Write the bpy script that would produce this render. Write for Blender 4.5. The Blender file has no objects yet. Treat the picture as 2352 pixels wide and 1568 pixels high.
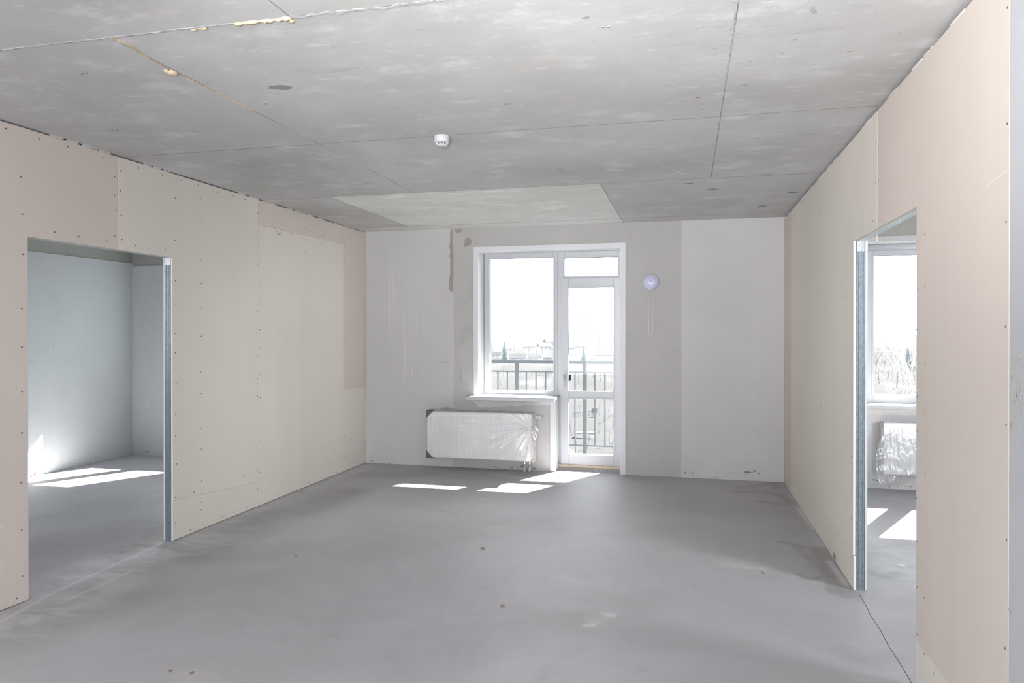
import bpy, bmesh, math, random
import numpy as np
from mathutils import Vector

# ------------------------------------------------------------------ camera, sky, sun, lights
SC = bpy.context.scene
COL = SC.collection
IMG_W, IMG_H = 2352, 1568
F_PX, YAW, PITCH, ROLL, SHIFT = 1648.459, .2393, -.0036, .0002, -16.5
cam_data = bpy.data.cameras.new('camera')
cam_data.sensor_fit = 'HORIZONTAL'
cam_data.sensor_width = 36.0
cam_data.lens = 36.0 * F_PX / IMG_W
cam_data.shift_y = SHIFT / IMG_W
cam_data.clip_start, cam_data.clip_end = .02, 6000
cam = bpy.data.objects.new('camera', cam_data)
COL.objects.link(cam)
cam.location = (0, 0, 1.5)
cam.rotation_euler = (math.pi / 2 + PITCH, ROLL, YAW)
SC.camera = cam

SC.view_settings.view_transform = 'Standard'
SC.view_settings.look = 'None'
SC.view_settings.gamma = 1.0
SC.view_settings.exposure = 0.0
SC.view_settings.use_curve_mapping = False

world = bpy.data.worlds.new('sky')
SC.world = world
world.use_nodes = True
bg = world.node_tree.nodes['Background']
bg.inputs[0].default_value = (.93, .97, 1, 1)
bg.inputs[1].default_value = 8.0

SUN_M, SUN_K = .535, 1.045            # sunlight slides this far left / into the room per metre of drop
sun_data = bpy.data.lights.new('sun', 'SUN')
sun_data.energy = 150.0
sun_data.angle = .0093
sun_data.color = (1, .97, .92)
sun = bpy.data.objects.new('sun', sun_data)
COL.objects.link(sun)
sun.rotation_euler = Vector((-SUN_M, -SUN_K, -1)).to_track_quat('-Z', 'Y').to_euler()
sun.location = (10, 30, 30)

def area_lamp(name, loc, aim, sx, sy, power, color=(1, 1, 1)):
    d = bpy.data.lights.new(name, 'AREA')
    d.shape = 'RECTANGLE'
    d.size, d.size_y = sx, sy
    d.energy = power
    d.color = color
    o = bpy.data.objects.new(name, d)
    COL.objects.link(o)
    o.location = loc
    o.rotation_euler = Vector(aim).to_track_quat('-Z', 'Z').to_euler()
    return o

# added fill lamps for main and side rooms, and the photographer's bounced flash
area_lamp('rear_fill', (-.9, -2.52, 1.45), (0, 1, .04), 3.2, 2.0, 115, (1, .99, .985))  # added to brighten the main room, its rear window is made up
area_lamp('left_window_boost', (-5.3, 7.36, 1.58), (-.12, -1, -.05), 1.2, 1.45, 17, (.92, .975, 1))  # added lamp boosting the daylight at the left room's window
area_lamp('left_room_fill', (-5.3, 1.25, 1.9), (-.1, 1, .3), 1.6, 1.2, 42, (.96, .985, 1))  # added fill by the inner wall, no window stands there
area_lamp('right_room_fill', (4.4, 2.4, 1.45), (-.8, 1, .05), 1.4, 1.0, 125, (.96, .985, 1)).data.spread = math.radians(118)  # added fill lamp, no window is built on this side
flash_data = bpy.data.lights.new('camera_flash', 'SPOT')
flash_data.energy = 690
flash_data.spot_size = math.radians(84)
flash_data.spot_blend = 1.0
flash_data.shadow_soft_size = .06
flash = bpy.data.objects.new('camera_flash', flash_data)
COL.objects.link(flash)
flash.location = (-.3, -.1, 1.72)
flash.rotation_euler = Vector((.10, 2.0, 1.0)).to_track_quat('-Z', 'Y').to_euler()

try:
    SC.cycles.use_denoising = True
    SC.cycles.max_bounces = 10
    SC.cycles.diffuse_bounces = 6
    SC.cycles.glossy_bounces = 4
    SC.cycles.transparent_max_bounces = 24
    SC.cycles.volume_bounces = 0
    SC.cycles.caustics_reflective = False
    SC.cycles.caustics_refractive = False
    SC.cycles.sample_clamp_indirect = 6
except Exception:
    pass

rnd = random.Random(7)

# ------------------------------------------------------------------ measured layout (metres)
XL, XR, YB, H = -3.578, .939, 7.59, 2.642      # left partition, right partition, window wall, ceiling
WT = .075                                       # partition thickness
YREAR = -2.6
YOUT = 7.97                                     # outer face of the facade
XA = -6.6                                       # far wall of the left room
YBL, YBR = 7.43, 7.52                           # window walls of the side rooms
XRR = 4.6

# ------------------------------------------------------------------ node helpers
def mat_new(name):
    m = bpy.data.materials.new(name)
    m.use_nodes = True
    nt = m.node_tree
    nt.nodes.clear()
    out = nt.nodes.new('ShaderNodeOutputMaterial')
    b = nt.nodes.new('ShaderNodeBsdfPrincipled')
    nt.links.new(b.outputs[0], out.inputs[0])
    return m, nt, b, out

def lin(r, g, b):
    f = lambda c: (c / 255 / 12.92) if c / 255 <= .04045 else ((c / 255 + .055) / 1.055) ** 2.4
    return (f(r), f(g), f(b), 1)

def plain(name, color, rough=.6, metal=0.0, bump=0.0, bump_scale=60, var=.04, vscale=8.0, spec=.4):
    m, nt, b, out = mat_new(name)
    N, L = nt.nodes, nt.links
    tc = N.new('ShaderNodeTexCoord')
    no = N.new('ShaderNodeTexNoise')
    no.inputs['Scale'].default_value = vscale
    no.inputs['Detail'].default_value = 5
    L.new(tc.outputs['Object'], no.inputs['Vector'])
    rp = N.new('ShaderNodeValToRGB')
    c = color
    rp.color_ramp.elements[0].position = .3
    rp.color_ramp.elements[1].position = .7
    rp.color_ramp.elements[0].color = tuple(max(0, x * (1 - var)) for x in c[:3]) + (1,)
    rp.color_ramp.elements[1].color = tuple(min(1, x * (1 + var)) for x in c[:3]) + (1,)
    L.new(no.outputs['Fac'], rp.inputs[0])
    L.new(rp.outputs[0], b.inputs['Base Color'])
    b.inputs['Roughness'].default_value = rough
    b.inputs['Metallic'].default_value = metal
    b.inputs['Specular IOR Level'].default_value = spec
    if bump:
        n2 = N.new('ShaderNodeTexNoise')
        n2.inputs['Scale'].default_value = bump_scale
        n2.inputs['Detail'].default_value = 6
        L.new(tc.outputs['Object'], n2.inputs['Vector'])
        bp = N.new('ShaderNodeBump')
        bp.inputs['Strength'].default_value = bump
        bp.inputs['Distance'].default_value = .004
        L.new(n2.outputs['Fac'], bp.inputs['Height'])
        L.new(bp.outputs[0], b.inputs['Normal'])
    return m

class Tex:
    """small builder for layered procedural surfaces; everything in world metres"""
    def __init__(self, name, rough=.85, spec=.25):
        self.m, self.nt, self.b, self.out = mat_new(name)
        self.b.inputs['Roughness'].default_value = rough
        self.b.inputs['Specular IOR Level'].default_value = spec
        g = self.nt.nodes.new('ShaderNodeNewGeometry')
        self.pos = g.outputs['Position']
        self.col = None
    def n(self, t): return self.nt.nodes.new(t)
    def l(self, a, b): self.nt.links.new(a, b)
    def noise(self, scale, detail=5, rough=.55, stretch=(1, 1, 1), dist=0.0, off=(0, 0, 0)):
        mp = self.n('ShaderNodeMapping')
        mp.inputs['Scale'].default_value = stretch
        mp.inputs['Location'].default_value = off
        self.l(self.pos, mp.inputs['Vector'])
        no = self.n('ShaderNodeTexNoise')
        no.inputs['Scale'].default_value = scale
        no.inputs['Detail'].default_value = detail
        no.inputs['Roughness'].default_value = rough
        no.inputs['Distortion'].default_value = dist
        self.l(mp.outputs[0], no.inputs['Vector'])
        return no.outputs['Fac']
    def ramp(self, fac, stops):
        r = self.n('ShaderNodeValToRGB')
        e = r.color_ramp.elements
        e[0].position, e[0].color = stops[0][0], stops[0][1]
        e[1].position, e[1].color = stops[-1][0], stops[-1][1]
        for p, c in stops[1:-1]:
            k = e.new(p)
            k.color = c
        self.l(fac, r.inputs[0])
        return r.outputs[0]
    def step(self, fac, a, b, lo=0.0, hi=1.0):
        mr = self.n('ShaderNodeMapRange')
        mr.interpolation_type = 'SMOOTHSTEP'
        for k, v in zip(('From Min', 'From Max', 'To Min', 'To Max'), (a, b, lo, hi)):
            mr.inputs[k].default_value = v
        self.l(fac, mr.inputs['Value'])
        return mr.outputs[0]
    def math(self, op, a, b):
        x = self.n('ShaderNodeMath')
        x.operation = op
        for i, v in enumerate((a, b)):
            if isinstance(v, (int, float)): x.inputs[i].default_value = v
            else: self.l(v, x.inputs[i])
        return x.outputs[0]
    def mix(self, fac, color, mode='MIX'):
        x = self.n('ShaderNodeMix')
        x.data_type = 'RGBA'
        x.blend_type = mode
        if isinstance(fac, (int, float)): x.inputs[0].default_value = fac
        else: self.l(fac, x.inputs[0])
        if isinstance(self.col, tuple): x.inputs[6].default_value = self.col
        else: self.l(self.col, x.inputs[6])
        if isinstance(color, tuple): x.inputs[7].default_value = color
        else: self.l(color, x.inputs[7])
        self.col = x.outputs[2]
    def attr(self, name):
        a = self.n('ShaderNodeAttribute')
        a.attribute_name = name
        return a.outputs['Fac']
    def bump(self, fac, strength=.3, dist=.004):
        bp = self.n('ShaderNodeBump')
        bp.inputs['Strength'].default_value = strength
        bp.inputs['Distance'].default_value = dist
        self.l(fac, bp.inputs['Height'])
        self.l(bp.outputs[0], self.b.inputs['Normal'])
    def done(self):
        if isinstance(self.col, tuple): self.b.inputs['Base Color'].default_value = self.col
        else: self.l(self.col, self.b.inputs['Base Color'])
        return self.m

def sep(tex, axis):
    s = tex.n('ShaderNodeSeparateXYZ')
    tex.l(tex.pos, s.inputs[0])
    return s.outputs[axis]

# ------------------------------------------------------------------ materials
M = {}
def gypsum(name, c):
    t = Tex(name, .9, .2)
    v = lambda k: tuple(x * k for x in c[:3]) + (1,)
    t.col = t.ramp(t.noise(.9, 3, .5), [(.3, v(.955)), (.7, v(1.03))])
    t.mix(t.step(t.noise(1.0, 4, .6, (6, 6, .35)), .35, .75, 0, .35), v(1.06))
    t.mix(t.step(t.noise(170, 2, .5), .42, .62, 0, .10), v(.88))
    return t.done()
M['board'] = gypsum('gypsum_board_beige', (.69, .65, .595, 1))
M['board_pink'] = gypsum('gypsum_board_pinkish', (.63, .565, .515, 1))
M['board_green_bounce'] = gypsum('gypsum_board_green_bounce', (.68, .655, .59, 1))  # greenish reflected light low on the wall put into the colour
M['board_edge'] = plain('gypsum_core', (.78, .75, .74, 1), .9, var=.08, vscale=40)
M['gap'] = plain('joint_shadow_gap_filler', (.20, .19, .19, 1), .9)

# ceiling concrete
def concrete(name, k, tint=(1, 1, 1)):
    t = Tex(name, .8, .3)
    c = lambda a, b_, d: (min(1, a * k * tint[0]), min(1, b_ * k * tint[1]), min(1, d * k * tint[2]), 1)
    t.col = t.ramp(t.noise(.75, 6, .6, dist=.3), [(.30, c(.385, .38, .36)), (.52, c(.46, .457, .447)), (.72, c(.54, .535, .537))])
    t.mix(t.step(t.noise(2.6, 7, .65, (1, 1.7, 1), off=(3, 1, 0)), .52, .73, 0, .65), c(.64, .63, .64))
    t.mix(t.step(t.noise(9, 6, .62, (1, 2.2, 1)), .57, .72, 0, .36), c(.68, .67, .69))
    t.mix(t.step(t.noise(5, 7, .62, (.6, 2.0, 1), off=(0, 5, 0)), .60, .70, 0, .35), c(.33, .33, .32))
    t.mix(t.step(t.noise(34, 4, .6, (.6, 1.6, 1)), .69, .735, 0, .6), c(.24, .235, .23))
    t.mix(t.step(t.noise(1.7, 5, .6, off=(9, 2, 4)), .60, .75, 0, .16), c(.62, .52, .40))
    t.bump(t.noise(22, 7, .65), .28, .004)
    return t.done()
M['ceiling'] = concrete('ceiling_concrete', 1.13, (.985, .99, 1.01))
M['ceiling_pale'] = concrete('ceiling_concrete_pale', 1.5, (.985, 1.01, .99))  # paler panel concrete, lightened further to replace lost sun bounce
M['joint'] = plain('joint_cement', (.27, .26, .25, 1), .95, var=.25, vscale=12)
M['ridge'] = plain('seam_grout_ridge', (.44, .435, .435, 1), .9, bump=.6, bump_scale=90, var=.18, vscale=30)
M['foam'] = plain('mounting_foam', (.58, .47, .33, 1), .85, bump=.5, bump_scale=120, var=.18, vscale=40)
M['dark_mark'] = plain('dark_concrete_mark', (.26, .26, .27, 1), .9, var=.2, vscale=60)

# floor screed
t = Tex('floor_screed', .55, .2)
t.col = t.ramp(t.noise(.65, 6, .62, dist=.5), [(.30, (.365, .354, .365, 1)), (.52, (.424, .415, .437, 1)), (.72, (.477, .468, .493, 1))])
t.mix(t.step(t.noise(2.1, 6, .6, (1, 1.5, 1), dist=.4), .52, .73, 0, .5), (.485, .465, .485, 1))
t.mix(t.step(t.noise(7.5, 6, .62, (1.2, .8, 1), off=(4, 0, 0)), .56, .74, 0, .36), (.32, .31, .31, 1))
t.mix(t.step(t.noise(46, 3, .6), .73, .77, 0, .55), (.62, .62, .63, 1))
st = t.noise(2.2, 7, .66, (1.3, 3.4, 1), dist=1.2, off=(2, 7, 0))
ds = t.math('MULTIPLY', t.attr('dust'), t.step(st, .33, .62))
t.mix(t.math('MULTIPLY', ds, .75), (.60, .60, .62, 1))
st2 = t.noise(2.0, 6, .6, (1.2, 3.2, 1), dist=1.5, off=(6, 1, 0))
dm = t.math('MULTIPLY', t.attr('damp'), t.step(st2, .25, .6, .45, 1))
t.mix(t.math('MULTIPLY', dm, .85), (.245, .235, .225, 1))
t.mix(t.math('MULTIPLY', t.attr('white'), .8), (.66, .65, .66, 1))
t.bump(t.noise(38, 6, .6), .12, .003)
M['floor'] = t.done()
M['crack'] = plain('floor_crack', (.12, .115, .11, 1), .9)

# plaster
def plaster(name, c, streak=.5, mottling=.5, bump=.18):
    t = Tex(name, .9, .2)
    v = lambda k: tuple(x * k for x in c[:3]) + (1,)
    t.col = t.ramp(t.noise(1.1, 6, .6, dist=.3), [(.3, v(.95)), (.7, v(1.04))])
    t.mix(t.step(t.noise(1.6, 6, .62, (4.5, 4.5, .5)), .52, .78, 0, streak), v(1.13))
    t.mix(t.step(t.noise(2.4, 6, .6, off=(5, 5, 5)), .54, .76, 0, mottling), v(.84))
    t.mix(t.step(t.noise(60, 2, .5), .45, .65, 0, .10), v(.85))
    t.bump(t.noise(70, 5, .6), bump, .002)
    return t.done()
M['plaster'] = plaster('plaster_light_grey', (.53, .522, .525, 1), .4, .2)
M['plaster_dark'] = plaster('plaster_grey_unsanded', (.46, .447, .445, 1), .25, .6)
M['plaster_smooth'] = plaster('plaster_smooth_pale', (.54, .53, .538, 1), .3, .15)
M['plaster_left_room'] = plaster('plaster_left_room', (.52, .545, .555, 1), .3, .35)
M['plaster_room'] = plaster('plaster_side_room', (.53, .545, .535, 1), .3, .35)
M['plaster_white'] = plaster('plaster_white_rough', (.47, .477, .50, 1), .2, .2, .5)
M['band'] = plaster('bare_concrete_band', (.36, .365, .335, 1), .3, .4)
M['facade'] = plain('facade_render', (.70, .68, .64, 1), .9, bump=.3)
M['mortar'] = plain('mortar_patch', (.33, .30, .275, 1), .95, bump=.5, bump_scale=90, var=.07, vscale=14)
M['slurry'] = plain('plaster_smear', (.60, .585, .57, 1), .9, bump=.3, var=.06)
M['streak'] = plain('trowel_streak_lime', (.60, .59, .58, 1), .9, var=.03)
M['chip'] = plain('chipped_plaster_hole', (.24, .22, .20, 1), .95, bump=.5, bump_scale=150, var=.25, vscale=60)
M['redpencil'] = plain('red_pencil', (.62, .40, .36, 1), .9)
M['scuff'] = plain('grey_scuff', (.40, .38, .385, 1), .95, var=.15, vscale=80)
M['scratch'] = plain('pale_scratch', (.74, .71, .69, 1), .9)

M['pvc_reveal_lit'] = plain('white_pvc_reveal_lit', (.86, .87, .875, 1), .4, var=.01)  # brighter than the frames: window light on the reveals is in the colour
M['pvc'] = plain('white_pvc', (.50, .515, .545, 1), .32, var=.01, spec=.5)
M['pvc_matt'] = plain('white_pvc_trim', (.665, .66, .70, 1), .45, var=.012, spec=.4)
M['gasket'] = plain('black_gasket', (.10, .11, .14, 1), .6)
M['spacer'] = plain('aluminium_spacer', (.45, .48, .55, 1), .35, .8)
M['wood'] = plain('threshold_timber', (.60, .50, .385, 1), .8, bump=.3, var=.15, vscale=14)
M['enamel'] = plain('white_enamel', (.80, .80, .82, 1), .3, var=.01, spec=.5)
M['slot'] = plain('dark_slot', (.13, .125, .14, 1), .8)
M['plastic'] = plain('white_plastic', (.50, .495, .515, 1), .35, var=.01, spec=.5)
M['brass'] = plain('nickel_brass', (.72, .60, .48, 1), .35, .7)
M['pipe'] = plain('grey_blue_pipe', (.26, .28, .34, 1), .5)
M['sleeve'] = plain('grey_pipe_sleeve', (.42, .43, .46, 1), .7)
M['corner'] = plain('dark_packing_corner', (.115, .115, .13, 1), .7, var=.25, vscale=60)
M['paper'] = plain('white_paper', (.86, .86, .86, 1), .7)
M['redprint'] = plain('red_print', (.70, .25, .30, 1), .7)
M['rail'] = plain('railing_grey_paint', (.027, .031, .037, 1), .8, spec=0)
M['cord'] = plain('white_cord', (.74, .72, .70, 1), .6)
M['debris'] = plain('dark_debris', (.20, .17, .15, 1), .9)
M['leaf'] = plain('rust_brown_chip', (.36, .17, .10, 1), .8)
M['redcap'] = plain('red_cap', (.45, .12, .10, 1), .5)
M['slab'] = plain('balcony_concrete', (.40, .40, .395, 1), .9, bump=.3)

# brushed lavender disc
m, nt, b, out = mat_new('lavender_disc')
b.inputs['Base Color'].default_value = (.56, .56, .76, 1)
b.inputs['Metallic'].default_value = .15
b.inputs['Roughness'].default_value = .42
M['lavender'] = m

# galvanised steel with spangle
t = Tex('galvanised_steel', .38, .5)
t.col = t.ramp(t.noise(95, 3, .6, (1, 1, .6)), [(.35, (.20, .23, .27, 1)), (.65, (.28, .32, .37, 1))])
t.mix(t.step(t.noise(8, 5, .6, (3, 3, .5)), .5, .75, 0, .4), (.21, .235, .27, 1))
t.b.inputs['Metallic'].default_value = .55
M['steel'] = t.done()
t = Tex('galvanised_track', .3, .5)
t.col = t.ramp(t.noise(60, 3, .6), [(.35, (.58, .60, .62, 1)), (.65, (.70, .72, .73, 1))])
t.b.inputs['Metallic'].default_value = .6
M['track'] = t.done()

# window glass: clear pane with a surface reflection
def glass_mat():
    m = bpy.data.materials.new('window_glass')
    m.use_nodes = True
    nt = m.node_tree
    nt.nodes.clear()
    out = nt.nodes.new('ShaderNodeOutputMaterial')
    tr = nt.nodes.new('ShaderNodeBsdfTransparent')
    tr.inputs[0].default_value = (.965, .975, .975, 1)
    gl = nt.nodes.new('ShaderNodeBsdfGlossy')
    gl.inputs['Roughness'].default_value = .01
    fr = nt.nodes.new('ShaderNodeFresnel')
    fr.inputs[0].default_value = 1.35
    mx = nt.nodes.new('ShaderNodeMixShader')
    nt.links.new(fr.outputs[0], mx.inputs[0])
    nt.links.new(tr.outputs[0], mx.inputs[1])
    nt.links.new(gl.outputs[0], mx.inputs[2])
    nt.links.new(mx.outputs[0], out.inputs[0])
    return m
M['glass'] = glass_mat()

def film_mat(name, clear=.66, milk=.5):
    m = bpy.data.materials.new(name)
    m.use_nodes = True
    nt = m.node_tree
    nt.nodes.clear()
    out = nt.nodes.new('ShaderNodeOutputMaterial')
    tr = nt.nodes.new('ShaderNodeBsdfTransparent')
    gl = nt.nodes.new('ShaderNodeBsdfGlossy')
    gl.inputs['Roughness'].default_value = .16
    df = nt.nodes.new('ShaderNodeBsdfDiffuse')
    df.inputs[0].default_value = (.84, .85, .85, 1)
    tl_ = nt.nodes.new('ShaderNodeBsdfTranslucent')
    tl_.inputs[0].default_value = (.86, .87, .87, 1)
    m0 = nt.nodes.new('ShaderNodeMixShader')
    m0.inputs[0].default_value = .5
    nt.links.new(df.outputs[0], m0.inputs[1])
    nt.links.new(tl_.outputs[0], m0.inputs[2])
    m1 = nt.nodes.new('ShaderNodeMixShader')
    m1.inputs[0].default_value = milk
    nt.links.new(gl.outputs[0], m1.inputs[1])
    nt.links.new(m0.outputs[0], m1.inputs[2])
    lw = nt.nodes.new('ShaderNodeLayerWeight')
    lw.inputs[0].default_value = .35
    mr = nt.nodes.new('ShaderNodeMapRange')
    mr.inputs['To Min'].default_value = 1 - clear
    mr.inputs['To Max'].default_value = .9
    nt.links.new(lw.outputs['Facing'], mr.inputs['Value'])
    m2 = nt.nodes.new('ShaderNodeMixShader')
    nt.links.new(mr.outputs[0], m2.inputs[0])
    nt.links.new(tr.outputs[0], m2.inputs[1])
    nt.links.new(m1.outputs[0], m2.inputs[2])
    nt.links.new(m2.outputs[0], out.inputs[0])
    return m
M['film'] = film_mat('clear_packing_film', .80, .6)
M['film_bunched'] = film_mat('bunched_packing_film', .62, .55)

# ------------------------------------------------------------------ mesh helpers
ORG = {}
class MB:
    def __init__(self): self.v, self.f = [], []
    def add(self, vs, fs):
        o = len(self.v)
        self.v += [tuple(p) for p in vs]
        self.f += [tuple(i + o for i in f) for f in fs]
        return self
    def box(self, x0, x1, y0, y1, z0, z1):
        x0, x1 = min(x0, x1), max(x0, x1); y0, y1 = min(y0, y1), max(y0, y1); z0, z1 = min(z0, z1), max(z0, z1)
        vs = [(x, y, z) for z in (z0, z1) for y in (y0, y1) for x in (x0, x1)]
        return self.add(vs, [(0, 2, 3, 1), (4, 5, 7, 6), (0, 1, 5, 4), (2, 6, 7, 3), (0, 4, 6, 2), (1, 3, 7, 5)])
    def tube(self, pts, r, n=8, caps=True):
        pts = [Vector(p) for p in pts]
        rs = r if isinstance(r, (list, tuple)) else [r] * len(pts)
        rings = []
        prev = None
        for i, p in enumerate(pts):
            d = (pts[min(i + 1, len(pts) - 1)] - pts[max(i - 1, 0)]).normalized()
            if prev is None:
                a = d.orthogonal().normalized()
            else:
                a = (prev - d * prev.dot(d))
                a = a.normalized() if a.length > 1e-6 else d.orthogonal().normalized()
            prev = a
            bb = d.cross(a)
            rings.append([p + (a * math.cos(2 * math.pi * k / n) + bb * math.sin(2 * math.pi * k / n)) * rs[i] for k in range(n)])
        vs = [q for rg in rings for q in rg]
        fs = [(i * n + k, i * n + (k + 1) % n, (i + 1) * n + (k + 1) % n, (i + 1) * n + k) for i in range(len(pts) - 1) for k in range(n)]
        if caps:
            fs += [tuple(range(n))[::-1], tuple((len(pts) - 1) * n + k for k in range(n))]
        return self.add(vs, fs)
    def lathe(self, prof, org, axis, n=32):
        """prof: list of (radius, along axis)"""
        ax = Vector(axis).normalized()
        a = ax.orthogonal().normalized()
        bb = ax.cross(a)
        o = Vector(org)
        vs = [o + ax * h + (a * math.cos(2 * math.pi * k / n) + bb * math.sin(2 * math.pi * k / n)) * r for r, h in prof for k in range(n)]
        fs = [(i * n + k, i * n + (k + 1) % n, (i + 1) * n + (k + 1) % n, (i + 1) * n + k) for i in range(len(prof) - 1) for k in range(n)]
        fs += [tuple(range(n))[::-1], tuple((len(prof) - 1) * n + k for k in range(n))]
        return self.add(vs, fs)
    def prism(self, poly, off):
        """closed polygon (3d points) extruded by the vector off"""
        n = len(poly)
        off = Vector(off)
        vs = [Vector(p) for p in poly] + [Vector(p) + off for p in poly]
        fs = [tuple(range(n))[::-1], tuple(range(n, 2 * n))] + [(k, (k + 1) % n, n + (k + 1) % n, n + k) for k in range(n)]
        return self.add(vs, fs)
    def grid(self, P):
        """P: rows x cols array of points"""
        r, c = len(P), len(P[0])
        return self.add([q for row in P for q in row], [(i * c + j, i * c + j + 1, (i + 1) * c + j + 1, (i + 1) * c + j) for i in range(r - 1) for j in range(c - 1)])
    def build(self, name, mat, parent=None, origin=None, smooth=False, bevel=0, label=None):
        me = bpy.data.meshes.new(name)
        o3 = Vector(ORG[parent.name]) if parent else Vector(origin or (0, 0, 0))
        me.from_pydata([tuple(Vector(p) - o3) for p in self.v], [], self.f)
        bm = bmesh.new()
        bm.from_mesh(me)
        bmesh.ops.recalc_face_normals(bm, faces=bm.faces)
        bm.to_mesh(me)
        bm.free()
        me.materials.append(M[mat] if isinstance(mat, str) else mat)
        if smooth:
            for p in me.polygons: p.use_smooth = True
        ob = bpy.data.objects.new(name, me)
        COL.objects.link(ob)
        if parent: ob.parent = parent
        else: ob.location = o3
        ORG[ob.name] = tuple(o3)
        if bevel:
            md = ob.modifiers.new('edge', 'BEVEL')
            md.width, md.segments, md.limit_method = bevel, 2, 'ANGLE'
        if label: ob['label'] = label
        return ob

def box(*a): return MB().box(*a)
def thing(name, loc, label, cat, group=None):
    o = bpy.data.objects.new(name, None)
    o.empty_display_size = .1
    COL.objects.link(o)
    o.location = loc
    ORG[o.name] = tuple(loc)
    return tag(o, label, cat, group)
def tag(o, label, cat=None, group=None, kind=None):
    o['label'] = label
    if cat: o['category'] = cat
    if group: o['group'] = group
    if kind: o['kind'] = kind
    return o
def struct(o, label):
    o['kind'] = 'structure'
    o['label'] = label
    return o
def shell(name, label):
    o = bpy.data.objects.new(name, None)
    COL.objects.link(o)
    ORG[o.name] = (0, 0, 0)
    return struct(o, label)
def stuff(o):
    o['kind'] = 'stuff'
    return o

# ------------------------------------------------------------------ floor, with stains traced as strokes on its surface
def make_floor():
    xs = np.concatenate([np.arange(XA - .02, -3.9, .045), np.arange(-3.9, -2.0, .016), np.arange(-2.0, -.2, .03), np.arange(-.2, 1.3, .012), np.arange(1.3, XRR + .05, .045)])
    ys = np.concatenate([np.arange(YREAR, 2.2, .06), np.arange(2.2, 7.83, .016)])
    nx, ny = len(xs), len(ys)
    X, Y = np.meshgrid(xs, ys)
    co = np.zeros((nx * ny, 3), np.float32)
    co[:, 0], co[:, 1] = X.ravel(), Y.ravel()
    idx = np.arange(nx * ny).reshape(ny, nx)
    q = np.stack([idx[:-1, :-1], idx[:-1, 1:], idx[1:, 1:], idx[1:, :-1]], -1).reshape(-1, 4)
    me = bpy.data.meshes.new('floor')
    me.vertices.add(len(co)); me.vertices.foreach_set('co', co.ravel())
    me.loops.add(q.size); me.loops.foreach_set('vertex_index', q.ravel().astype(np.int32))
    me.polygons.add(len(q)); me.polygons.foreach_set('loop_start', np.arange(0, q.size, 4, dtype=np.int32))
    me.update(calc_edges=True)
    px, py = co[:, 0], co[:, 1]
    def stroke(pts, w, soft=.03):
        d = np.full(len(px), 9.0)
        for (ax, ay), (bx, by) in zip(pts[:-1], pts[1:]):
            vx, vy = bx - ax, by - ay
            t_ = np.clip(((px - ax) * vx + (py - ay) * vy) / (vx * vx + vy * vy + 1e-9), 0, 1)
            d = np.minimum(d, np.hypot(px - ax - t_ * vx, py - ay - t_ * vy))
        return np.clip((w + soft - d) / soft, 0, 1)
    damp = np.zeros(len(px)); dust = np.zeros(len(px)); white = np.zeros(len(px))
    for pts, w, s, a in DAMP: damp = np.maximum(damp, a * stroke(pts, w, s))
    for pts, w, s, a in DUST: dust = np.maximum(dust, a * stroke(pts, w, s))
    for pts, w, s, a in WHITE: white = np.maximum(white, a * stroke(pts, w, s))
    for n_, v_ in (('damp', damp), ('dust', dust), ('white', white)):
        at = me.attributes.new(n_, 'FLOAT', 'POINT')
        at.data.foreach_set('value', v_.astype(np.float32))
    me.materials.append(M['floor'])
    o = bpy.data.objects.new('floor', me)
    COL.objects.link(o)
    ORG['floor'] = (0, 0, 0)
    return struct(o, 'bare grey concrete screed floor with dusty streaks and damp swirls')

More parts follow.
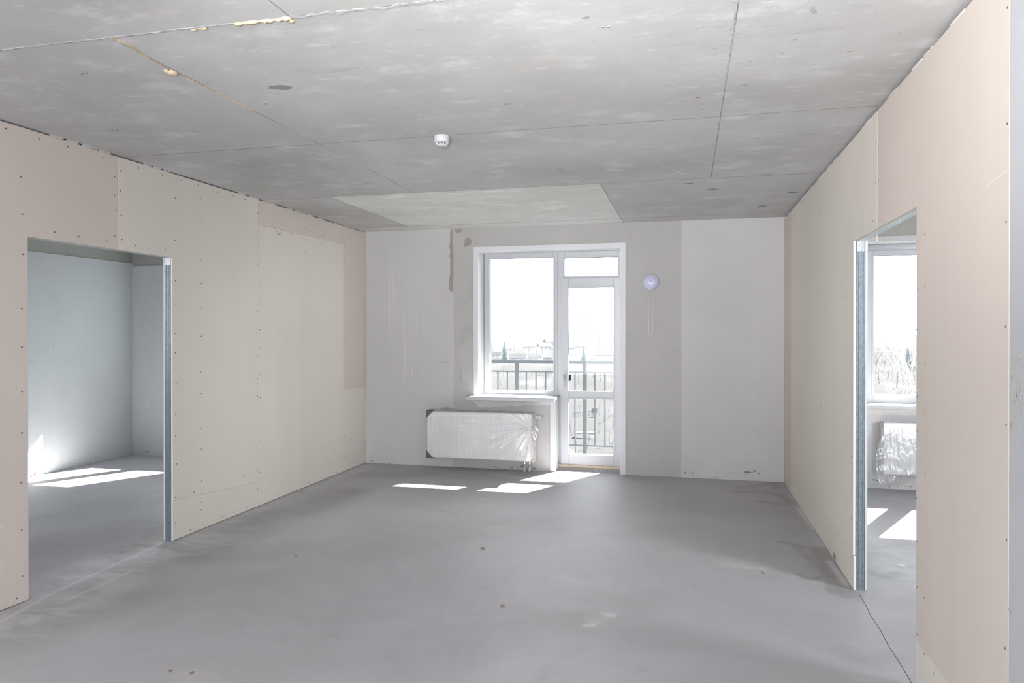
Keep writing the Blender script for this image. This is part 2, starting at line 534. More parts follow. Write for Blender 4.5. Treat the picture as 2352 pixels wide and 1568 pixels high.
def FP(px_, py_):
    """photograph pixel to a point on the floor plane, used only to measure the stains"""
    cy, sy_ = math.cos(YAW), math.sin(YAW)
    d = Vector(((px_ - IMG_W / 2) / F_PX, 1, -(py_ - IMG_H / 2 - SHIFT) / F_PX))
    cp, sp = math.cos(PITCH), math.sin(PITCH)
    d = Vector((d.x, d.y * cp - d.z * sp, d.y * sp + d.z * cp))
    d = Vector((d.x * cy - d.y * sy_, d.x * sy_ + d.y * cy, d.z))
    k = -1.5 / d.z
    return (d.x * k, d.y * k)
P = lambda *pp: [FP(a, b_) for a, b_ in pp]
DAMP = [
    (P((1795, 1244), (1830, 1252), (1860, 1258), (1890, 1262)), .016, .035, .6),
    (P((1832, 1256), (1860, 1285), (1890, 1305), (1910, 1325)), .022, .03, .6),
    (P((1880, 1262), (1900, 1290), (1912, 1320), (1930, 1345), (1945, 1362)), .045, .05, .75),
    (P((1838, 1318), (1850, 1328), (1872, 1330), (1900, 1322)), .014, .02, .65),
    (P((1908, 1335), (1903, 1350), (1912, 1362), (1924, 1358)), .014, .02, .65),
    (P((1862, 1300), (1880, 1306)), .016, .02, .5),
    (P((1942, 1370), (1950, 1368)), .02, .03, .6),
    (P((1740, 1150), (1775, 1156), (1808, 1158), (1822, 1155)), .02, .03, .6),
    (P((1690, 1130), (1740, 1128), (1790, 1136), (1815, 1152)), .022, .035, .6),
    (P((1700, 1120), (1760, 1112), (1790, 1120)), .035, .05, .4),
    (P((1770, 1108), (1796, 1118)), .04, .05, .5),
    (P((600, 1190), (680, 1176), (760, 1150), (800, 1130)), .09, .20, .55),
    (P((430, 1275), (520, 1235), (580, 1210)), .10, .25, .6),
    (P((310, 1260), (360, 1240), (378, 1215)), .09, .2, .75),
    (P((110, 1390), (250, 1320), (380, 1280), (470, 1262)), .10, .22, .55),
    (P((100, 1255), (250, 1235), (330, 1210)), .15, .3, .4),
    (P((30, 1470), (160, 1420), (300, 1370)), .06, .2, .5),
    (P((860, 1090), (980, 1088), (1100, 1092)), .10, .15, .5),
    (P((1180, 1090), (1230, 1090)), .05, .05, .6),
    (P((1950, 1500), (2000, 1520), (2040, 1510)), .03, .08, .45),
    (P((1990, 1310), (2030, 1325), (2060, 1318)), .02, .05, .5),
    (P((1370, 1380), (1460, 1385), (1330, 1420)), .05, .25, .25),
]
DUST = [
    (P((0, 1440), (200, 1330), (380, 1252), (470, 1238)), .10, .28, 1.0),
    (P((330, 1292), (420, 1262), (476, 1246)), .06, .12, 1.0),
    (P((0, 1460), (60, 1440), (150, 1400)), .10, .2, .8),
    (P((400, 1243), (600, 1168), (840, 1070)), .03, .10, .7),
    (P((1800, 1112), (1850, 1180), (1900, 1260), (1968, 1366)), .02, .05, .7),
    (P((2030, 1250), (2060, 1300), (2090, 1330)), .05, .25, .7),
    (P((1400, 1405), (1360, 1435)), .02, .05, .8),
    (P((1680, 1295), (1740, 1305)), .03, .12, .7),
    (P((1020, 1180), (1060, 1165), (1110, 1160)), .10, .4, .45),
]
WHITE = [
    (P((0, 1428), (120, 1362), (250, 1302), (380, 1243)), .004, .016, .6),
    (P((150, 1380), (300, 1312)), .004, .02, .4),
    (P((1834, 1165), (1870, 1215)), .012, .02, .7),
    (P((1905, 1290), (1945, 1345)), .008, .02, .6),
    (P((1397, 1412), (1408, 1414)), .006, .02, .8),
    (P((1350, 1436), (1362, 1434)), .006, .02, .8),
]
floor = make_floor()
box(XA - .3, XRR + .3, YREAR - .3, 7.97, -.25, -.012).build('screed_base', 'slab', floor)
# hairline crack running from the right jamb through the doorway
crk = P((1974, 1366), (1990, 1392), (1998, 1410), (2022, 1447), (2034, 1470), (2040, 1482), (2062, 1515), (2086, 1555), (2110, 1600))
mb = MB()
for (ax, ay), (bx_, by_) in zip(crk[:-1], crk[1:]):
    n_ = Vector((by_ - ay, -(bx_ - ax), 0)).normalized() * .0018
    mb.prism([(ax - n_.x, ay - n_.y, 0), (bx_ - n_.x, by_ - n_.y, 0), (bx_ + n_.x, by_ + n_.y, 0), (ax + n_.x, ay + n_.y, 0)], (0, 0, .0006))
mb.build('crack', 'crack', floor, label='dark hairline crack')
mb = MB()
crk = P((640, 1218), (700, 1195), (760, 1172), (830, 1148))
for (ax, ay), (bx_, by_) in zip(crk[:-1], crk[1:]):
    n_ = Vector((by_ - ay, -(bx_ - ax), 0)).normalized() * .0009
    mb.prism([(ax - n_.x, ay - n_.y, 0), (bx_ - n_.x, by_ - n_.y, 0), (bx_ + n_.x, by_ + n_.y, 0), (ax + n_.x, ay + n_.y, 0)], (0, 0, .0004))
mb.build('crack', 'scuff', floor)

# ------------------------------------------------------------------ ceiling: slab and formwork panels
ceiling = struct(box(XA - .4, XRR + .3, YREAR - .3, YOUT, H + .012, H + .2).build('ceiling', 'gap'), 'raw concrete ceiling of formwork panels with joint lines')
G = .0028
def cpanel(x0, x1, y0, y1, mat='ceiling'):
    dz = rnd.uniform(-.0003, .0003)
    MB().box(x0 + G, x1 - G, y0 + G, y1 - G, H + dz, H + .013).build('panel', mat, ceiling)
for x0, x1 in ((XL - .02, -1.40), (-1.40, XR + .02)): cpanel(x0, x1, YREAR, 2.345)
for y0, y1 in ((2.345, 3.965), (3.965, 5.54)):
    for x0, x1 in ((XL - .02, -2.178), (-2.178, .172), (.172, XR + .02)): cpanel(x0, x1, y0, y1)
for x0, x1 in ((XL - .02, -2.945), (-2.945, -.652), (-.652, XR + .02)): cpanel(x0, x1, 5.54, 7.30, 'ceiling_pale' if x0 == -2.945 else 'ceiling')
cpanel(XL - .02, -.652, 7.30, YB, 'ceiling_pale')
cpanel(-.652, XR + .02, 7.30, YB)
def joint(x0, x1, y0, y1):                   # cement smeared flush into the formwork joints
    MB().box(x0, x1, y0, y1, H - .0007, H + .012).build('joint', 'joint', ceiling)
for y in (2.345, 3.965, 5.54, 7.30): joint(XL, XR, y - .004, y + .004)
joint(-1.402, -1.398, YREAR, 2.345)
for x in (-2.178, .172): joint(x - .0022, x + .0022, 2.345, 5.54)
for x in (-2.945, -.652): joint(x - .0025, x + .0025, 5.54, 7.30)
joint(-.6545, -.6495, 7.30, YB)
cpanel(XA - .02, XL - .02, YREAR, YOUT - .1)
cpanel(XR + .02, XRR + .02, YREAR, YOUT - .1)
# rough grout ridges along two joints
def ridge(p0, p1, w, h, seed, name='grout_ridge', mat='ridge', n=60):
    r = random.Random(seed)
    a, b_ = Vector(p0), Vector(p1)
    d = (b_ - a).normalized()
    s = Vector((-d.y, d.x, 0))
    rows = []
    for i in range(n + 1):
        c = a.lerp(b_, i / n) + s * r.uniform(-.25, .25) * w
        ww = w * r.uniform(.35, 1.0)
        hh = h * r.uniform(.3, 1)
        rows.append([c - s * ww + Vector((0, 0, .004)), c - s * ww * .5 - Vector((0, 0, hh * r.uniform(.5, 1))), c + s * ww * .1 - Vector((0, 0, hh)), c + s * ww * .6 - Vector((0, 0, hh * r.uniform(.4, .9))), c + s * ww + Vector((0, 0, .004))])
    return MB().grid(rows).build(name, mat, ceiling)
ridge((-1.40, 2.35, H), (XR, 2.36, H), .026, .003, 1, n=110)
ridge((-2.75, 2.34, H), (-1.40, 2.345, H), .014, .003, 2, n=70)
ridge((.165, 2.345, H), (.172, 3.3, H), .012, .0025, 3, n=60)
ridge((.172, 3.3, H), (.175, 5.5, H), .005, .0015, 4, n=80)
ridge((-3.56, 2.335, H), (-2.70, 2.34, H), .022, .003, 14, mat='dark_mark', n=50)
# yellow mounting foam squeezed out of the joints
def foam_bead(pts, w, seed):
    r = random.Random(seed)
    pts = [Vector(p) for p in pts]
    fine = []
    for a, b_ in zip(pts[:-1], pts[1:]):
        k = max(2, int((b_ - a).length / .012))
        fine += [a.lerp(b_, i / k) for i in range(k)]
    fine.append(pts[-1])
    rad = [w * r.uniform(.35, 1.0) for _ in fine]
    fine = [p + Vector((r.uniform(-.4, .4) * w, r.uniform(-.4, .4) * w, 0)) for p in fine]
    MB().tube(fine, rad, 7).build('foam_bead', 'foam', ceiling, smooth=True, label='yellow foam bead')
foam_bead([(-1.63, 2.347, H), (-1.40, 2.350, H)], .012, 1)
foam_bead([(-1.82, 2.352, H), (-1.76, 2.352, H)], .008, 2)
foam_bead([(-2.17, 2.33, H), (-2.16, 2.41, H), (-2.185, 2.56, H)], .009, 3)
foam_bead([(-2.18, 2.56, H), (-2.195, 2.69, H)], .005, 4)
foam_bead([(-2.19, 2.80, H), (-2.18, 2.95, H)], .005, 5)
foam_bead([(-2.18, 3.00, H), (-2.178, 3.30, H)], .007, 6)
foam_bead([(-2.178, 3.55, H), (-2.178, 3.9, H)], .0035, 7)
foam_bead([(-2.178, 4.05, H), (-2.176, 4.6, H)], .0035, 8)
for x, y, s in ((-2.2, 2.715, .026), (-2.21, 2.70, .018), (-1.415, 2.372, .013)):
    MB().lathe([(s * .3, -s * .55), (s * .75, -s * .45), (s, -s * .1), (s * .9, .004)], (x, y, H), (.1, .1, 1), 12).build('foam_blob', 'foam', ceiling, smooth=True)
def blotch(cx, cy, rx, ry, seed, mat, z, parent, name, th=-.0008, ang=0.0, n=16, axis='z', jag=.35):
    r = random.Random(seed)
    poly = []
    for k in range(n):
        a_ = 2 * math.pi * k / n
        q = r.uniform(1 - jag, 1)
        u, w_ = rx * q * math.cos(a_), ry * q * math.sin(a_)
        u, w_ = u * math.cos(ang) - w_ * math.sin(ang), u * math.sin(ang) + w_ * math.cos(ang)
        poly.append((cx + u, cy + w_, z) if axis == 'z' else (cx + u, z, cy + w_) if axis == 'y' else (z, cx + u, cy + w_))
    off = {'z': (0, 0, th), 'y': (0, th, 0), 'x': (th, 0, 0)}[axis]
    mb_ = MB().prism(poly, off)
    if name is None: return mb_
    return mb_.build(name, mat, parent)
blotch(-1.845, 3.005, .075, .035, 3, 'dark_mark', H - .001, ceiling, 'stain', ang=.15)
blotch(.01, 5.70, .045, .030, 5, 'dark_mark', H - .001, ceiling, 'stain')
blotch(.195, 5.97, .05, .03, 8, 'dark_mark', H - .001, ceiling, 'stain')
blotch(.84, 6.27, .05, .045, 9, 'dark_mark', H - .001, ceiling, 'stain', ang=.5)
blotch(.66, 6.89, .05, .05, 10, 'dark_mark', H - .001, ceiling, 'stain', ang=.5)
blotch(-.36, 2.60, .02, .014, 11, 'scuff', H - .001, ceiling, 'stain')
blotch(.435, 2.74, .03, .012, 12, 'scuff', H - .001, ceiling, 'stain', ang=1.1)
blotch(.56, 5.50, .06, .018, 13, 'scuff', H - .001, ceiling, 'stain')
mb = MB()
for x, y in ((-.307, 2.696), (-.285, 2.70), (-.885, 3.485), (-.865, 3.487), (.245, 3.47), (.262, 3.48), (-3.17, 3.42), (-3.14, 3.425), (-2.6, 2.635), (-2.575, 2.632),
             (-2.40, 4.487), (-2.37, 4.49), (-.876, 5.0), (-.855, 5.004), (-2.05, 3.2), (.80, 6.2), (.83, 6.2), (-2.4, 5.1), (-2.37, 5.11)):
    mb.box(x - .006, x + .006, y - .004, y + .004, H - .003, H + .002)
stuff(mb.build('spacer_foot', 'dark_mark', ceiling, label='dark rebar spacer feet'))
mb = MB()
for k in range(46):
    x, y = rnd.uniform(.0, .9), rnd.uniform(2.3, 4.6)
    b_ = blotch(x, y, rnd.uniform(.004, .016), rnd.uniform(.003, .007), k, None, H - .0008, None, None, ang=rnd.uniform(-.4, 1.2), n=7)
    mb.add(b_.v, b_.f)
for k in range(26):
    x, y = rnd.uniform(-2.0, .6), rnd.uniform(2.3, 6.8)
    b_ = blotch(x, y, rnd.uniform(.004, .02), rnd.uniform(.002, .005), k + 80, None, H - .0008, None, None, ang=rnd.uniform(-.4, .6), n=7)
    mb.add(b_.v, b_.f)
stuff(mb.build('pit', 'scuff', ceiling, label='small pits in the concrete'))
MB().prism([(-.10, 5.19, H), (-.02, 5.36, H), (-.014, 5.36, H), (-.092, 5.19, H)], (0, 0, -.001)).build('scratch', 'scratch', ceiling)
for x, y in ((.641, 3.173), (.05, 3.62)):
    blotch(x, y, .012, .005, 5, 'leaf', H - .001, ceiling, 'rust_spot')

# ------------------------------------------------------------------ left partition: boards on steel studs
wall_left = shell('wall_left', 'beige plasterboard partition with screw rows and a steel framed doorway on the left')
BT = .0125
def lboard(poly_yz, mat, name='board', proud=0.0):
    """main-room face of the left wall; poly in (y,z)"""
    x1 = XL + proud
    return MB().prism([(x1 - BT, y, z) for y, z in poly_yz], (BT, 0, 0)).build(name, mat, wall_left, bevel=.0012)
LD0, LD1, DH = 3.255, 4.412, 2.031
TOPL = H - .010
s = .0012
lboard([(2.711 + s, 0.004), (LD0, 0.004), (LD0, DH), (3.911 - s, DH + .001), (3.911 - s, TOPL), (2.711 + s, TOPL)], 'board_pink')
lboard([(3.911 + s, DH + .001), (LD1, DH), (LD1, .292), (5.477 - s, .212), (5.477 - s, TOPL), (3.911 + s, TOPL)], 'board', proud=.001)
lboard([(LD1, .004), (5.477 - s, .004), (5.477 - s, .212 - s * .8), (LD1, .292 - s * .8)], 'board_green_bounce', proud=.0005)
lboard([(5.480 + s, .004), (7.037, .004), (7.037, 2.438), (5.480 + s, 2.418)], 'board', proud=.002)
lboard([(5.480 + s, 2.418 + s), (7.037, 2.438 + s), (7.037, TOPL), (5.480 + s, TOPL)], 'board_pink', proud=.0005)
lboard([(7.037 + s, .004), (YB - .004, .004), (YB - .004, .872), (7.037 + s, .880)], 'board', proud=.001)
lboard([(7.037 + s, .880 + s), (YB - .004, .872 + s), (YB - .004, TOPL), (7.037 + s, TOPL)], 'board_pink')
for y0, y1 in ((1.511, 2.711), (.311, 1.511), (-.889, .311), (YREAR, -.889)):
    lboard([(y0 + s, .004), (y1 - s, .004), (y1 - s, TOPL), (y0 + s, TOPL)], 'board')
# room side boards, track and studs
def side_boards(x0, x1, y_open0, y_open1, parent, ymax):
    for a, b_, z0, z1 in ((YREAR, y_open0, 0, H - .004), (y_open1, ymax, 0, H - .004), (y_open0, y_open1, DH + .002, H - .004)):
        box(x0, x1, a, b_, z0 + .003, z1).build('board', 'plaster_room', parent)
side_boards(XL - WT, XL - WT + BT, LD0, LD1, wall_left, YBL)
def cstud(parent, x0, x1, y, dirn, z0=.0, z1=DH):
    """C-profile whose web closes the jamb at y; lips run away from the doorway"""
    t_ = .0009
    mb_ = MB()
    w = x1 - x0
    # ribbed web
    prof = [(x0, 0), (x0 + w * .16, 0), (x0 + w * .20, .003), (x0 + w * .30, .003), (x0 + w * .34, 0), (x0 + w * .66, 0), (x0 + w * .70, .003), (x0 + w * .80, .003), (x0 + w * .84, 0), (x1, 0)]
    for (xa, da), (xb, db) in zip(prof[:-1], prof[1:]):
        mb_.prism([(xa, y + dirn * da, z0), (xb, y + dirn * db, z0), (xb, y + dirn * (db + t_), z0), (xa, y + dirn * (da + t_), z0)], (0, 0, z1 - z0))
    mb_.box(x0, x0 + t_, y, y + dirn * .04, z0, z1)
    mb_.box(x1 - t_, x1, y, y + dirn * .04, z0, z1)
    return mb_.build('stud', 'steel', parent, label='galvanised steel stud')
xi0, xi1 = XL - WT + BT + .001, XL - BT - .001
st = cstud(wall_left, xi0, xi1, LD1 + .002, 1)
cstud(wall_left, xi0, xi1, LD0 - .002, -1)
box(xi0 + .001, xi1 - .001, LD1 + .0005, LD1 + .0018, DH - .055, DH).build('track_tab', 'track', wall_left)
for z in (.06, .12, .02):
    MB().lathe([(.004, 0), (.004, .002), (.002, .003)], (XL - .036, LD1 + .002, z), (0, -1, 0), 8).build('screw_head', 'slot', wall_left)
# header track over the doorway
def header(parent, x0, x1, y0, y1, z):
    mb_ = MB()
    t_ = .001
    mb_.box(x0, x1, y0, y1, z, z + t_)
    mb_.box(x0, x0 + t_, y0, y1, z, z + .035)
    mb_.box(x1 - t_, x1, y0, y1, z, z + .035)
    w = x1 - x0
    for f_ in (.18, .42, .62, .84):
        mb_.box(x0 + w * f_ - .002, x0 + w * f_ + .002, y0, y1, z - .0022, z)
    return mb_.build('header_track', 'track', parent, label='ribbed steel header track')
header(wall_left, xi0, xi1, LD0, LD1, DH + .001)
box(xi0, xi1, YREAR, YB, H - .03, H + .002).build('ceiling_track', 'gap', wall_left)
box(xi0, xi1, YREAR, LD0 - .05, .0, .03).build('floor_track', 'steel', wall_left)
box(xi0, xi1, LD1 + .05, YB - .01, .0, .03).build('floor_track', 'steel', wall_left)
# screws: dark heads sunk in rows along every stud
def screws(face_x, sgn, cols, rows, seed, parent, rad=.0052):
    r = random.Random(seed)
    mb_ = MB()
    def dot(y, z):
        poly = [(face_x + sgn * .0019, y + rad * math.cos(k * math.pi / 4), z + rad * math.sin(k * math.pi / 4)) for k in range(8)]
        mb_.prism(poly, (sgn * .0006, 0, 0))
    for y, z0, z1, n_ in cols:
        for k in range(n_):
            dot(y + r.uniform(-.007, .007), z0 + (z1 - z0) * (k + .5) / n_ + r.uniform(-.04, .04))
    for z, y0, y1, n_ in rows:
        for k in range(n_):
            dot(y0 + (y1 - y0) * (k + .5) / n_ + r.uniform(-.03, .03), z + r.uniform(-.006, .006))
    return stuff(mb_.build('screw_row', 'slot', parent, label='dark drywall screw heads in rows'))
screws(XL, 1, [(3.06, .10, 2.58, 11), (3.215, .06, 2.5, 10), (2.74, .1, 2.5, 9), (3.885, 2.06, 2.6, 4), (3.935, 2.06, 2.6, 4), (4.445, .03, 2.0, 10), (4.445, 2.0, 2.6, 2), (4.72, .05, 2.6, 12),
               (5.455, .03, 2.6, 13), (5.502, .03, 2.6, 13), (6.26, .06, 2.6, 11), (7.005, .06, 2.6, 12), (7.065, .06, 2.6, 12), (7.565, .1, 2.6, 9)],
       [(2.60, 3.0, 3.88, 4), (2.60, 4.0, 5.4, 7), (2.075, 3.33, 3.88, 3), (2.075, 3.96, 4.4, 3), (.03, 4.5, 5.4, 5), (.03, 5.6, 7.0, 5), (2.40, 5.6, 7.0, 5), (2.47, 5.6, 6.8, 3), (.30, 4.5, 5.4, 3), (.21, 4.55, 5.3, 2), (.035, 3.0, 3.2, 2)], 11, wall_left)
# plaster crumbs along the ceiling joint, a scuff and scratches
mb = MB()
y = 2.72
while y < 7.5:
    w = rnd.uniform(.03, .16)
    if rnd.random() < .6:
        z0 = TOPL - rnd.uniform(.0, .006)
        mb.prism([(XL + .0022, y, z0), (XL + .0022, y + w, z0 + .004), (XL + .0022, y + w, H), (XL + .0022, y, H)], (.0012, 0, 0))
    y += w * rnd.uniform(.8, 1.8)
stuff(mb.build('plaster_crumb', 'slurry', wall_left))
blotch(5.80, 2.385, .035, .012, 4, 'scuff', XL + .0032, wall_left, 'scuff', th=.0006, axis='x', ang=.3)
for (ya, za, yb, zb) in ((2.93, .455, 3.09, .53), (2.93, .43, 3.06, .50), (3.04, .43, 3.10, .455)):
    MB().prism([(XL + .0005, ya, za), (XL + .0005, yb, zb), (XL + .0005, yb, zb + .008), (XL + .0005, ya, za + .006)], (.0006, 0, 0)).build('scratch', 'scratch', wall_left)

# ------------------------------------------------------------------ right partition
wall_right = shell('wall_right', 'pinkish plasterboard partition with a steel framed doorway on the right')
RD0, RD1 = 3.340, 4.520
DHR = 2.025
TOPR = H - .020
def rboard(poly_yz, mat, name='board', proud=0.0):
    x0 = XR - proud
    return MB().prism([(x0, y, z) for y, z in poly_yz], (BT, 0, 0)).build(name, mat, wall_right, bevel=.0012)
YE = 2.446
rboard([(YE, .200), (RD0, .203), (RD0, DHR), (3.985 - s, DHR), (3.985 - s, TOPR), (YE, TOPR)], 'board_pink', proud=.001)
rboard([(YE, .004), (RD0 + .006, .004), (RD0 + .006, .203 - s), (YE, .200 - s)], 'board', proud=.0)
rboard([(3.985 + s, DHR), (RD1, DHR), (RD1, .203), (5.54 - s, .190), (5.54 - s, TOPR), (3.985 + s, TOPR)], 'board', proud=.001)
rboard([(RD1 - .012, .004), (5.54 - s, .004), (5.54 - s, .190 - s), (RD1 - .012, .203 - s)], 'board', proud=.0)
rboard([(5.54 + s, .004), (7.10 - s, .004), (7.10 - s, TOPR), (5.54 + s, TOPR)], 'board', proud=.001)
rboard([(7.10, .004), (YB - .004, .004), (YB - .004, TOPR), (7.10, TOPR)], 'board_pink', proud=.0005)
for a, b_, z0, z1 in ((YREAR, RD0, 0, H - .004), (RD1, YBR, 0, H - .004), (RD0, RD1, DHR + .002, H - .004)):
    box(XR + WT - BT, XR + WT, a, b_, z0 + .003, z1).build('board', 'plaster_room', wall_right)
xi0, xi1 = XR + BT + .001, XR + WT - BT - .001
cstud(wall_right, xi0, xi1, RD1 + .002, 1, z1=DHR)
cstud(wall_right, xi0, xi1, RD0 - .002, -1, z1=DHR)
tab = box(xi0 + .004, xi1 - .004, RD1 + .0005, RD1 + .0018, DHR - .06, DHR).build('track_tab', 'track', wall_right, label='bright folded track end')
for f_ in (.25, .5, .75):
    x = xi0 + (xi1 - xi0) * f_
    box(x - .002, x + .002, RD1 - .002, RD1 + .001, DHR - .06, DHR).build('rib', 'track', tab)
MB().lathe([(.005, 0), (.005, .002), (.003, .003)], (xi0 + .018, RD1 + .0006, DHR - .042), (0, -1, 0), 10).build('rivet', 'paper', tab)
header(wall_right, xi0, xi1, RD0, RD1, DHR + .001)
for z in (.62, .75, .05):
    MB().lathe([(.0045, 0), (.0045, .002), (.002, .003)], (XR + .05, RD1 + .002, z), (0, -1, 0), 8).build('screw_head', 'slot', wall_right)
box(xi0, xi1, YREAR, YB, H - .04, H + .002).build('ceiling_track', 'gap', wall_right)
box(xi0, xi1, YREAR, RD0 - .05, .0, .03).build('floor_track', 'steel', wall_right)
box(xi0, xi1, RD1 + .05, YB - .01, .0, .03).build('floor_track', 'steel', wall_right)
screws(XR, -1, [(2.463, .1, 2.6, 8), (3.325, .1, 2.0, 9), (3.222, .1, 2.0, 8), (4.56, .1, 2.0, 10), (4.76, .1, 2.0, 9), (5.51, .05, 2.5, 9), (5.57, .05, 2.5, 7), (3.96, 2.06, 2.5, 3), (4.01, 2.06, 2.5, 3)],
       [(2.075, 3.4, 4.45, 4), (.165, 2.6, 3.3, 2), (.05, 4.6, 5.4, 3), (.215, 4.6, 5.4, 4)], 12, wall_right, rad=.0042)
mb = MB()
y = 2.46
while y < 7.5:
    w = rnd.uniform(.03, .16)
    if rnd.random() < .55:
        z0 = TOPR - rnd.uniform(.0, .010)
        mb.prism([(XR - .0012, y, z0), (XR - .0012, y + w, z0 + .004), (XR - .0012, y + w, TOPR + .004), (XR - .0012, y, TOPR + .002)], (-.0012, 0, 0))
    y += w * rnd.uniform(.8, 2.2)
stuff(mb.build('plaster_crumb', 'scratch', wall_right))
for (ya, za, yb, zb) in ((2.46, 1.985, 2.62, 1.965),):
    MB().prism([(XR - .0012, ya, za), (XR - .0012, yb, zb), (XR - .0012, yb, zb + .003), (XR - .0012, ya, za + .002)], (-.0006, 0, 0)).build('scratch', 'scratch', wall_right)
MB().prism([(XR - .0014, 5.02, .045), (XR - .0014, 5.07, .05), (XR - .0014, 5.06, .02), (XR - .0014, 5.03, .018)], (-.004, 0, 0)).build('mortar_lump', 'chip', wall_right)
MB().tube([(XR + WT + .001, 4.316, 2.04), (XR + WT + .0015, 4.316, 1.993), (XR + WT + .002, 4.280, 1.979)], .0012, 5).build('loose_wire', 'brass', wall_right)
# rough white pier in front of the partition
wall_pier = struct(box(XR - .0004, XR + WT - BT - .002, YREAR, YE - .0025, 0, H + .005).build('wall_right_pier', 'plaster_white'), 'rough bluish white plastered pier at the right edge')
mb = MB()
r = random.Random(5)
for k in range(150):
    st_ = r.choice([2.425, 2.405, 2.39, 2.37, 2.36])
    y = st_ + r.gauss(0, .008)
    z = r.uniform(1.27, 1.43) if r.random() < .8 else r.uniform(1.20, 1.30)
    b_ = blotch(y, z, r.uniform(.001, .004), r.uniform(.0015, .006), k, None, XR - .0004, None, None, th=-.0005, axis='x', n=6)
    mb.add(b_.v, b_.f)
for y, z, a_, c_ in ((2.436, 1.30, .003, .03), (2.392, 1.315, .006, .013), (2.43, 1.22, .012, .014), (2.437, .665, .02, .004)):
    b_ = blotch(y, z, a_, c_, int(z * 100), None, XR - .0004, None, None, th=-.0005, axis='x', n=9, ang=.3 if z < 1 else 0)
    mb.add(b_.v, b_.f)
stuff(mb.build('scuff', 'scuff', wall_pier, label='grey scuff marks'))

# ------------------------------------------------------------------ rear end of the flat, behind the photographer
wall_rear = struct(MB().box(XA - .3, -3.1, YREAR - .2, YREAR, 0, H + .01).box(.7, XRR + .3, YREAR - .2, YREAR, 0, H + .01).box(-3.1, .7, YREAR - .2, YREAR, 0, .4).box(-3.1, .7, YREAR - .2, YREAR, 2.5, H + .01).build('wall_rear', 'plaster'), 'plastered rear wall behind the photographer')

# ------------------------------------------------------------------ window wall
DX0, DX1 = -1.376, -.676                # balcony door opening
WX0 = -2.236                            # left edge of the window opening
OT, SZ = 2.382, .80                     # top of opening, sill height
wall_back = struct(MB().box(XL - WT, WX0, YB + .001, YOUT, 0, H + .02).box(DX1, XR + WT, YB + .001, YOUT, 0, H + .02)
                   .box(WX0, DX1, YB + .001, YOUT, OT, H + .02).box(WX0, DX0, YB + .001, YOUT, 0, SZ - .04).build('wall_back', 'facade'), 'grey plastered window wall facing the camera')
def bplaster(x0, x1, z0, z1, th, mat, name='plaster_field'):
    return box(x0, x1, YB - th, YB + .002, z0, z1).build(name, mat, wall_back, bevel=.002)
XS1, XS2 = -2.516, -.058
bplaster(XL, XS1, 0, H, .004, 'plaster')
bplaster(XS2, XR, 0, H, .007, 'plaster_smooth')
MB().box(XS1, WX0 - .004, YB - .001, YB + .002, 0, H).box(DX1 + .004, XS2, YB - .001, YB + .002, 0, H).box(WX0 - .004, DX1 + .004, YB - .001, YB + .002, OT + .004, H).box(WX0 - .004, DX0 - .01, YB - .001, YB + .002, 0, SZ - .05).build('plaster_field', 'plaster_dark', wall_back)
# pale top coat fading down from the ceiling over the grey field
def edge_strip(pts_top, pts_bot, y0, mat, name, th=.0015):
    poly = pts_top + pts_bot[::-1]
    return MB().prism([(x, y0, z) for x, z in poly], (0, -th, 0)).build(name, mat, wall_back)
# brown mortar fills
poly = []
r = random.Random(3)
zz = [2.638 - k * .035 for k in range(21)]
lft = [(-2.567 + r.uniform(-.006, .006) + (.008 if .05 < (2.638 - z) / .7 < .8 else -.006), z) for z in zz]
lft[0] = (-2.552, 2.636); lft[-1] = (-2.548, 1.945)
rgt = [(-2.520 + r.uniform(-.002, .002), z) for z in zz]
rgt[0] = (-2.530, 2.637); rgt[-1] = (-2.536, 1.94)
edge_strip(lft, rgt, YB - .004, 'mortar', 'mortar_patch')
MB().prism([(x, YB - .001, z) for x, z in ((-2.511, 2.638), (-2.47, 2.640), (-2.425, 2.638), (-2.421, 2.612), (-2.43, 2.598), (-2.46, 2.592), (-2.49, 2.597), (-2.508, 2.61))], (0, -.0015, 0)).build('mortar_patch', 'mortar', wall_back)
MB().prism([(x, YB - .001, z) for x, z in ((-2.375, 2.540), (-2.345, 2.543), (-2.32, 2.53), (-2.309, 2.50), (-2.318, 2.462), (-2.35, 2.443), (-2.397, 2.437), (-2.40, 2.47), (-2.388, 2.51))], (0, -.0015, 0)).build('mortar_patch', 'mortar', wall_back)
# ragged pale smear under the sill
r = random.Random(9)
xs_ = [-2.36 + k * .03 for k in range(32)]
bot = [(x, (.735 - r.uniform(0, .018)) if x < -2.25 else (.70 - r.uniform(0, .022) - .02 * math.sin(x * 5))) for x in xs_]
edge_strip([(x, .762) for x in xs_], bot, YB - .001, 'slurry', 'plaster_smear')
# white trowel streaks on the left field
mb = MB()
r = random.Random(21)
for k in range(30):
    grp = k % 3
    x = {0: -3.27, 1: -3.06, 2: -3.0}[grp] + r.gauss(0, .035)
    z1 = {0: r.uniform(1.8, 2.5), 1: r.uniform(1.5, 2.1), 2: r.uniform(1.2, 2.0)}[grp]
    z0 = z1 - r.uniform(.35, 1.1)
    if z0 < .66: z0 = .66
    w = r.uniform(.002, .010)
    dx = r.uniform(-.02, .03)
    mb.prism([(x, YB - .004, z1), (x + w * .4, YB - .004, z1), (x + dx + w, YB - .004, (z0 + z1) / 2), (x + dx * 1.4 + w * .3, YB - .004, z0), (x + dx * 1.4, YB - .004, z0), (x + dx - w * .2, YB - .0036, (z0 + z1) / 2)], (0, -.0007 - .00012 * k, 0))
stuff(mb.build('trowel_streak', 'streak', wall_back, label='pale trowel streaks'))
